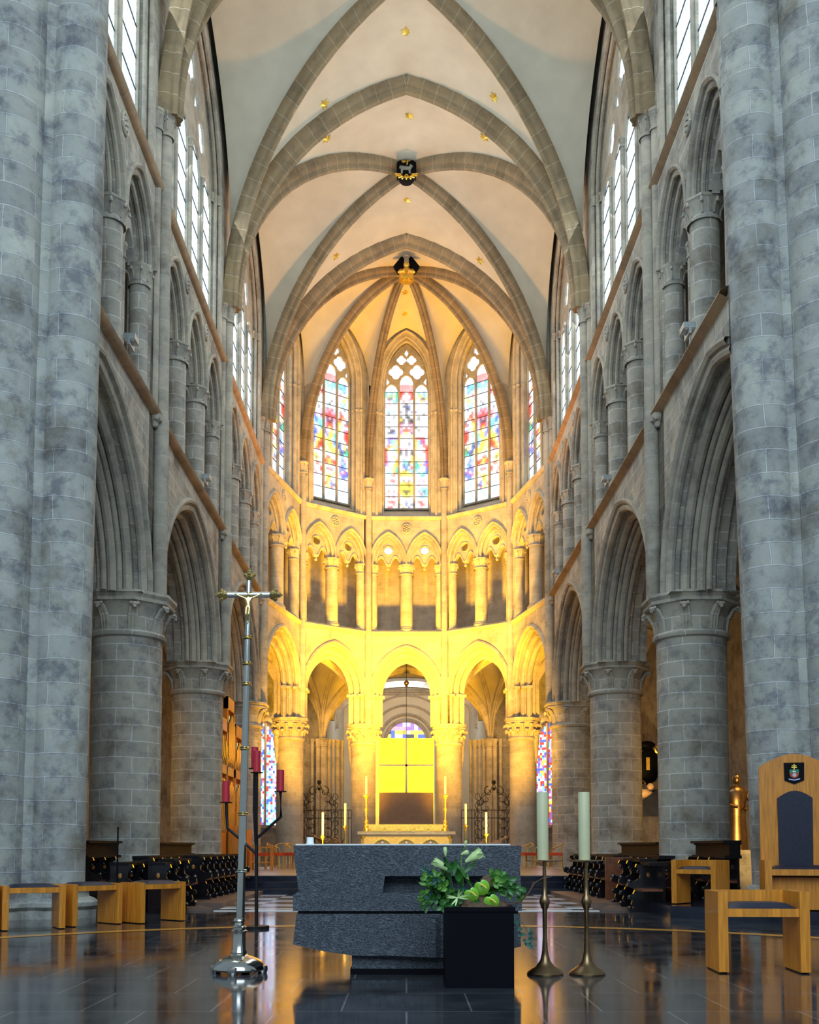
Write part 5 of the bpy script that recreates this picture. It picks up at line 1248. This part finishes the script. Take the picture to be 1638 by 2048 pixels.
for u, nm in ((733, 'left'), (890, 'right')): candlestick((u-812.9)/2068*34.1, 34.0, 1.535, 1.2, 0.62, 0.05, 'tall gilt candlestick standing on the %s end of the high altar' % nm, 'candlesticks of the high altar')
for (u, vt, vb, nm) in ((691, 1607, 1652, 'beside the high altar, inner left'), (646, 1625, 1672, 'farther out on the left of the high altar'), (931, 1608, 1650, 'beside the high altar, inner right'), (972, 1625, 1668, 'farther out on the right of the high altar')):
    y = 32.5; h = at_y(u, vb, y).z-0.372; candlestick((u-812.9)/2068*y, y, 0.372, h, (vb-vt)*y/2068, 0.035, 'gilt candlestick %s' % nm, 'candlesticks of the high altar')
# reclining figures
J2 = dict(J); 
for s, mt, nm, u in ((-1, M['bronze'], 'bronze', 655), (1, M['effigy_stone'], 'pale stone', 985)):
    x = (u-812.9)/2068*36.3
    a = MB(); a.box(-0.55, 0.55, -0.25, 0.25, 0, 0.66 if s < 0 else 0.62); rt = root('tomb', (x, 36.3, 0.372), '%s reclining figure lying on a low slab, %s of the high altar' % (nm, 'left' if s < 0 else 'right'), 'tomb'); local('slab', a, M['gilt'] if s < 0 else M['effigy_stone'], rt)
    JJ = {'pelvis': (0, 0, 0.10), 'waist': (-0.12, 0, 0.14), 'chest': (-0.25, 0, 0.22), 'neck': (-0.34, 0, 0.28), 'head': (-0.40, 0, 0.33), 'crown': (-0.45, 0, 0.37), 'sl': (-0.27, -0.12, 0.24), 'el': (-0.12, -0.16, 0.2), 'hl': (0.0, -0.12, 0.22), 'sr': (-0.27, 0.12, 0.24), 'er': (-0.2, 0.18, 0.1), 'hr': (-0.05, 0.16, 0.08),
          'pl': (0.05, -0.06, 0.10), 'kl': (0.24, -0.07, 0.26), 'al': (0.42, -0.07, 0.10), 'tl': (0.48, -0.07, 0.22), 'pr': (0.05, 0.06, 0.1), 'kr': (0.26, 0.07, 0.16), 'ar': (0.44, 0.07, 0.1), 'tr': (0.5, 0.07, 0.26)}
    EE = [('pelvis', 'waist'), ('waist', 'chest'), ('chest', 'neck'), ('neck', 'head'), ('head', 'crown'), ('chest', 'sl'), ('sl', 'el'), ('el', 'hl'), ('chest', 'sr'), ('sr', 'er'), ('er', 'hr'), ('pelvis', 'pl'), ('pl', 'kl'), ('kl', 'al'), ('al', 'tl'), ('pelvis', 'pr'), ('pr', 'kr'), ('kr', 'ar'), ('ar', 'tr')]
    RR = {k: v*0.62 for k, v in R_.items()}
    person('reclining_figure', mt, rt, JJ, EE, RR, (0, 0, 0.66 if s < 0 else 0.62), (0, 0, 0 if s < 0 else PI), 1.15)

# ------------------------------------------------------------------ wrought-iron grilles
def curl(mb, c, r, a0, turns, sgn, y=0, th=0.014):
    n = 14; mb.tube([Vector((c[0]+r*(1-0.8*k/n)*math.cos(a0+sgn*turns*2*PI*k/n), y, c[1]+r*(1-0.8*k/n)*math.sin(a0+sgn*turns*2*PI*k/n))) for k in range(n+1)], th, 5)
for s in (-1, 1):
    u0, u1 = (603, 703) if s < 0 else (923, 1022); y = 38.9
    cx_ = ((638 if s < 0 else 988)-812.9)/2068*y
    rt = root('iron_grille', (cx_, y, 0.372), 'curling black wrought-iron grille between the %s columns of the apse' % SIDE[s], 'grille')
    xa, xb = (u0-812.9)/2068*y-cx_, (u1-812.9)/2068*y-cx_
    a = MB()
    for z in (0.1, 2.05, 1.75): a.tube([(xa, 0, z), (xb, 0, z)], 0.016, 6)
    local('rail', a, M['iron'], rt)
    a = MB(); n = int((xb-xa)/0.12)
    for k in range(n+1): a.tube([(xa+(xb-xa)*k/n, 0, 0), (xa+(xb-xa)*k/n, 0, 2.05)], 0.009, 5)
    o = local('bars', a, M['iron'], rt)
    a = MB(); rr = random.Random(4)
    for k in range(7):
        zz = 0.5+0.33*k
        for q in (-1, 1): curl(a, (q*0.3, zz), 0.24, PI/2 if q > 0 else PI/2, 0.9, -q); curl(a, (q*0.58, zz+0.1), 0.17, -PI/2, 0.8, q)
    for q in (-1, 1):
        curl(a, (q*0.2, 2.75), 0.2, PI/2, 1.0, -q, 0, 0.02); curl(a, (q*0.55, 2.35), 0.2, PI/2, 1.0, q, 0, 0.018); a.tube([(q*0.65, 0, 2.05), (q*0.5, 0, 2.5), (q*0.15, 0, 2.75), (0, 0, 3.05)], 0.018, 6)
    a.ball((0, 0, 3.1), 0.09, 8); a.ball((0, 0, 2.85), 0.07, 8)
    local('scrollwork', a, M['iron'], rt)

# ------------------------------------------------------------------ chairs, organ, aisle furniture
def chair_proto():
    rt = root('cane_chair', (0, 0, 0)); 
    for x in (-0.2, 0.2):
        for y in (-0.19, 0.19):
            a = MB(); a.tube([(x*1.1, y*1.1, 0), (x, y, 0.44)], 0.026, 8); local('leg', a, M['cane'], rt)
    a = MB(); a.box(-0.24, 0.24, -0.22, 0.22, 0.39, 0.48); local('seat', a, M['red_fabric'], rt)
    a = MB(); a.tube([(-0.22, -0.1, 0.45), (-0.25, -0.05, 0.62), (-0.2, 0.18, 0.72), (0, 0.24, 0.78), (0.2, 0.18, 0.72), (0.25, -0.05, 0.62), (0.22, -0.1, 0.45)], 0.018, 8); a.tube([(-0.18, 0.2, 0.45), (-0.16, 0.21, 0.74)], 0.014, 6); a.tube([(0.18, 0.2, 0.45), (0.16, 0.21, 0.74)], 0.014, 6); local('backrest', a, M['cane'], rt)
    return rt
CP = chair_proto(); first = True
for (x, y, r, lab) in ((-3.5, 32.3, 60, 'cane chair with red seat, nearest the altar in the left group'), (-4.05, 31.9, 80, 'cane chair with red seat, second from the altar on the left'), (-4.45, 31.2, 100, 'cane chair with red seat, outermost of the left group'), (-3.95, 33.2, 20, 'cane chair with red seat, behind the others on the left'),
                       (3.75, 32.7, -60, 'cane chair with red seat right of the altar, nearest to it'), (4.28, 33.3, -80, 'cane chair with red seat, middle of the right group'), (4.62, 32.2, -100, 'cane chair with red seat, beside the right arcade column')):
    o = CP if first else dup(CP); first = False
    o.location = (x, y, 0.372); o.rotation_euler = (0, 0, math.radians(r)); o['label'] = lab; o['category'] = 'chair'; o['group'] = 'cane chairs in the sanctuary'
D_K = root('desk', (-4.15, 29.8, 0.372), 'small open oak desk standing before the organ', 'desk')
for x in (-0.3, 0.26): a = MB(); a.box(x, x+0.04, -0.22, 0.22, 0, 0.62); local('side_panel', a, M['organ_wood'], D_K)
a = MB(); a.box(-0.32, 0.32, -0.24, 0.24, 0.62, 0.66); local('top', a, M['organ_wood'], D_K); a = MB(); a.box(-0.26, 0.26, -0.2, 0.2, 0.2, 0.23); local('shelf', a, M['organ_wood'], D_K)
O = root('organ', (-5.5, 30.0, 0.372), 'oak choir organ with tall cases of gleaming pipes behind the left arcade', 'organ')
for (y0, y1, h, xf) in ((-2.3, -0.7, 4.25, 0.42), (-0.7, 0.6, 4.95, 0.40), (0.6, 2.0, 4.3, 0.42)):
    a = MB()
    a.box(-0.4, xf-0.12, y0, y1, 0, h); a.box(xf-0.12, xf, y0, y0+0.12, 0, h); a.box(xf-0.12, xf, y1-0.12, y1, 0, h); a.box(xf-0.12, xf, y0, y1, h-0.35, h); a.box(xf-0.12, xf, y0, y1, 0, 1.05); a.box(xf-0.12, xf, y0, y1, 2.7, 2.95)
    local('case', a, M['organ_wood'], O)
    a = MB()
    for zz in ((1.05, 2.7), (2.95, h-0.35)):
        n = 6
        for k in range(n): yy = y0+0.2+(y1-y0-0.4)*k/(n-1); tt = zz[1]-0.1-0.35*abs(k-(n-1)/2)/(n/2); a.lathe([(0.02, zz[0]), (0.09, zz[0]+0.3), (0.09, tt), (0.0, tt)], (xf-0.05, yy, 0), 12)
    local('pipes', a, M['brass'], O)
a = MB(); a.box(0.42, 0.95, -0.5, 0.5, 0, 1.15); local('console', a, M['organ_wood'], O)
# right aisle
S_ = root('statue', (8.0, 25.0, 0), 'standing robed bronze statue seen between the right pier and the first column', 'statue')
a = MB(); a.box(-0.3, 0.3, -0.3, 0.3, 0, 0.95); local('pedestal', a, M['dark_stone'], S_)
a = MB(); a.lathe([(0.26, 0.95), (0.24, 1.3), (0.20, 1.7), (0.22, 2.1), (0.25, 2.35), (0.16, 2.47), (0.07, 2.5), (0.06, 2.55)], n=16, sq=0.8); a.ball((0, 0, 2.66), 0.12, 12, 0.9, 1, 1.15); a.tube([(-0.22, 0, 2.35), (-0.3, -0.12, 2.05), (-0.08, -0.28, 1.98)], [0.07, 0.06, 0.04], 8); a.tube([(0.22, 0, 2.35), (0.32, -0.1, 2.05), (0.1, -0.28, 1.9)], [0.07, 0.06, 0.04], 8); local('figure', a, M['bronze'], S_)
TB = root('monument', (8.35, 34.6, 0), 'dark gabled wall tomb with reclining figures on top, beyond the right arcade', 'monument')
a = MB()
for x in (-0.9, 0.9):
    for y in (-0.25, 0.25): a.lathe([(0.09, 0), (0.09, .1), (0.06, .15), (0.06, 1.95), (0.09, 2.05)], (x, y, 0), 10)
local('colonnettes', a, M['black'], TB)
a = MB(); a.plate([(-1.05, 2.05), (1.05, 2.05), (1.05, 2.2), (0, 2.95), (-1.05, 2.2)], [], fh, -0.3, 0.3); local('gable', a, M['marble_black'], TB)
a = MB()
for q in (-1, 1): a.ball((q*0.45, -0.1, 2.82), 0.2, 10, 1.6, 0.8, 0.8); a.ball((q*0.2, -0.12, 3.05), 0.12, 10)
local('figures', a, M['effigy_stone'], TB)
CT = root('cartouche', (8.55, 36.6, 3.4), 'dark scrolled memorial cartouche fixed on the golden wall above the tomb', 'plaque')
a = MB(); a.ball((0, 0, 0.5), 0.6, 16, 0.75, 0.15, 1.15); a.ball((0, 0, 1.25), 0.22, 10, 1.4, 0.6, 0.7); local('shield', a, M['black'], CT)
a = MB()
for q in (-1, 1): curl(a, (q*0.4, 1.05), 0.2, 0, 1.0, q, -0.05, 0.04); curl(a, (q*0.25, -0.15), 0.16, 0, 1.0, -q, -0.05, 0.035)
a.box(-0.06, 0.06, -0.12, -0.08, 0.35, 0.8); local('gilt_scroll', a, M['gold'], CT)
PF = root('painting', (-9.25, 36.9, 2.9), 'dark framed painting on the far left aisle wall', 'painting', None, None, math.radians(84))
a = MB(); a.box(-0.6, 0.6, -0.05, 0.02, 0, 1.7); local('frame', a, M['red_paint'], PF); a = MB(); a.box(-0.5, 0.5, -0.06, -0.05, 0.1, 1.6); local('canvas', a, M['black'], PF)

# ------------------------------------------------------------------ floodlights on the gallery ledge
for (u, v, lab) in ((262, 688, 'on the left ledge above the nearest arch'), (412, 966, 'on the left ledge above the second arch'), (1376, 692, 'on the right ledge above the nearest arch'), (1213, 971, 'on the right ledge above the second arch'), (1112, 1190, 'on the right ledge above the third arch')):
    p = at_z(u, v, 9.62); s = -1 if p.x < 0 else 1
    rt = root('floodlight', (s*4.66, p.y*4.66/abs(p.x), 9.44), 'small grey floodlight '+lab, 'lamp', 'floodlights on the gallery ledges')
    a = MB(); a.box(-0.10, 0.10, -0.13, 0.13, 0.10, 0.20); local('housing', a, M['grey_metal'], rt)
    a = MB(); a.box(-0.02, 0.02, -0.15, 0.15, 0.0, 0.16); local('bracket', a, M['grey_metal'], rt)
    a = MB()
    for ix in (-0.045, 0.045):
        for iy in (-0.06, 0.06): a.box(ix-0.035, ix+0.035, iy-0.045, iy+0.045, 0.092, 0.10)
    local('lens', a, M['white'], rt)
# hanging wire lamp behind the middle arch
hl = root('sanctuary_lamp', (0, 43.0, 7.9), 'small hanging lamp on a long wire behind the middle arch', 'lamp')
a = MB(); a.tube([(0, 0, -2.3), (0, 0, 1.0)], 0.012, 6); local('wire', a, M['black'], hl); a = MB(); a.ball((0, 0, 0), 0.11, 10); a.ball((0, 0, -0.12), 0.06, 8); local('lamp_body', a, M['bronze'], hl)

# ------------------------------------------------------------------ bosses and stars on the vault
B1 = root('vault_boss', (0, 30.25, 21.28), 'black vault boss with a grey lamb, banner and gilt foliage', 'boss')
a = MB(); a.lathe([(0.0, -0.14), (0.18, -0.12), (0.23, -0.06), (0.23, 0.0)], n=20); local('block', a, M['black'], B1)
fb = lambda s_, d_, z_: Vector((s_, -0.36+d_+(z_*0.25), z_))
a = MB(); a.plate([(-0.29, -0.2), (0.29, -0.2), (0.29, 0.32), (0.2, 0.40), (-0.2, 0.40), (-0.29, 0.32)], [], fb, 0, 0.2); local('shield', a, M['black'], B1)
a = MB(); a.plate([(-0.2, 0.18), (-0.22, 0.08), (-0.17, 0.06), (-0.16, -0.12), (-0.12, -0.12), (-0.1, 0.02), (0.06, 0.02), (0.08, -0.12), (0.12, -0.12), (0.13, 0.05), (0.2, 0.16), (0.12, 0.24), (0.07, 0.14), (-0.1, 0.17)], [], fb, -0.03, 0.0); local('lamb', a, M['grey_metal'], B1)
a = MB(); a.plate([(-0.16, 0.36), (-0.1, 0.28), (0.0, 0.33), (-0.05, 0.38)], [], fb, -0.03, 0); a.plate([(0.02, 0.38), (0.0, 0.2), (0.03, 0.2), (0.06, 0.38)], [], fb, -0.04, 0)
a.plate([(-0.08, 0.32), (-0.08, 0.3), (0.12, 0.36), (0.12, 0.38)], [], fb, -0.04, 0); local('banner', a, M['gold'], B1); a = MB()
for k in range(9): an = PI+PI*k/8; a.tube([fb(0.16*math.cos(an), -0.02, -0.14+0.1*math.sin(an)), fb(0.34*math.cos(an), -0.04, -0.14+0.2*math.sin(an))], 0.022, 6)
a.tube([fb(0.05*math.cos(2*PI*k/12), -0.06, -0.24+0.05*math.sin(2*PI*k/12)) for k in range(12)], 0.014, 6, closed=True); local('gilt_foliage', a, M['gold'], B1)
B2 = root('vault_boss', (0, 35.35, 21.12), 'vault boss of a winged angel with dark wings and gilt drapery', 'boss')
a = MB(); a.lathe([(0.0, -0.22), (0.2, -0.2), (0.27, -0.1), (0.27, 0.0)], n=18); local('block', a, M['gold'], B2)
for s in (-1, 1):
    a = MB(); a.plate([(s*0.1, 0.05), (s*0.3, -0.12), (s*0.46, 0.18), (s*0.3, 0.42), (s*0.16, 0.62), (s*0.08, 0.5)], [], fb, -0.02, 0.1); local('wing', a, M['black'], B2)
a = MB(); a.ball((0, -0.42, 0.16), 0.11, 12); a.lathe([(0.24, -0.36), (0.27, -0.15), (0.18, 0.02), (0.07, 0.08)], (0, -0.34, 0), 14)
for s in (-1, 1): a.tube([(s*0.2, -0.38, 0.0), (s*0.26, -0.52, -0.14), (s*0.05, -0.62, -0.16)], [0.06, 0.05, 0.04], 8)
local('angel', a, M['gold'], B2)
from mathutils.bvhtree import BVHTree
vv, ff = [], []
for o in list(COL.objects):
    if o.name.startswith('ceiling') and o.type == 'MESH' and len(o.data.polygons) > 20:
        b0 = len(vv); vv += [v.co.copy() for v in o.data.vertices]; ff += [tuple(b0+i for i in p.vertices) for p in o.data.polygons]
bvh = BVHTree.FromPolygons(vv, ff)
stars = ((812, 62, 'highest, on the centre line'), (649, 208, 'left of the rib, upper left'), (988, 194, 'upper right'), (819, 231, 'on the centre line above the lamb boss'), (653, 277, 'left, below the transverse rib'), (969, 274, 'right, below the transverse rib'),
         (813, 399, 'on the centre line below the lamb boss'), (671, 512, 'left, above the far ribs'), (960, 521, 'right, above the far ribs'), (808, 491, 'just above the angel boss'), (811, 584, 'just below the angel boss'), (810, 627, 'lowest, above the middle window'))
for (u, v, lab) in stars:
    o_ = Vector((0, 0, 1.0)); d_ = (at_y(u, v, 20.0)-o_).normalized(); hit, nrm, idx, dist_ = bvh.ray_cast(o_, d_, 100)
    if hit is None: continue
    if nrm.dot(d_) > 0: nrm = -nrm
    st = MB(); R = 0.17
    q = nrm.to_track_quat('Z', 'Y').to_matrix().to_4x4(); Tm = Matrix.Translation(Vector((0, 0, 0))) @ q
    pts = [(R*(1 if k % 2 == 0 else 0.42)*math.cos(PI*k/6), R*(1 if k % 2 == 0 else 0.42)*math.sin(PI*k/6)) for k in range(12)]
    for k in range(12):
        a_, b_ = pts[k], pts[(k+1) % 12]; st.face([Tm @ Vector((a_[0], a_[1], 0.0)), Tm @ Vector((b_[0], b_[1], 0.0)), Tm @ Vector((0, 0, 0.07))])
    o = st.build('gilt_star', M['gold'], None, 20); o.location = hit+nrm*0.012
    tag(o, 'small gilt star fixed on the vault, '+lab, 'star', 'gilt stars on the vault')
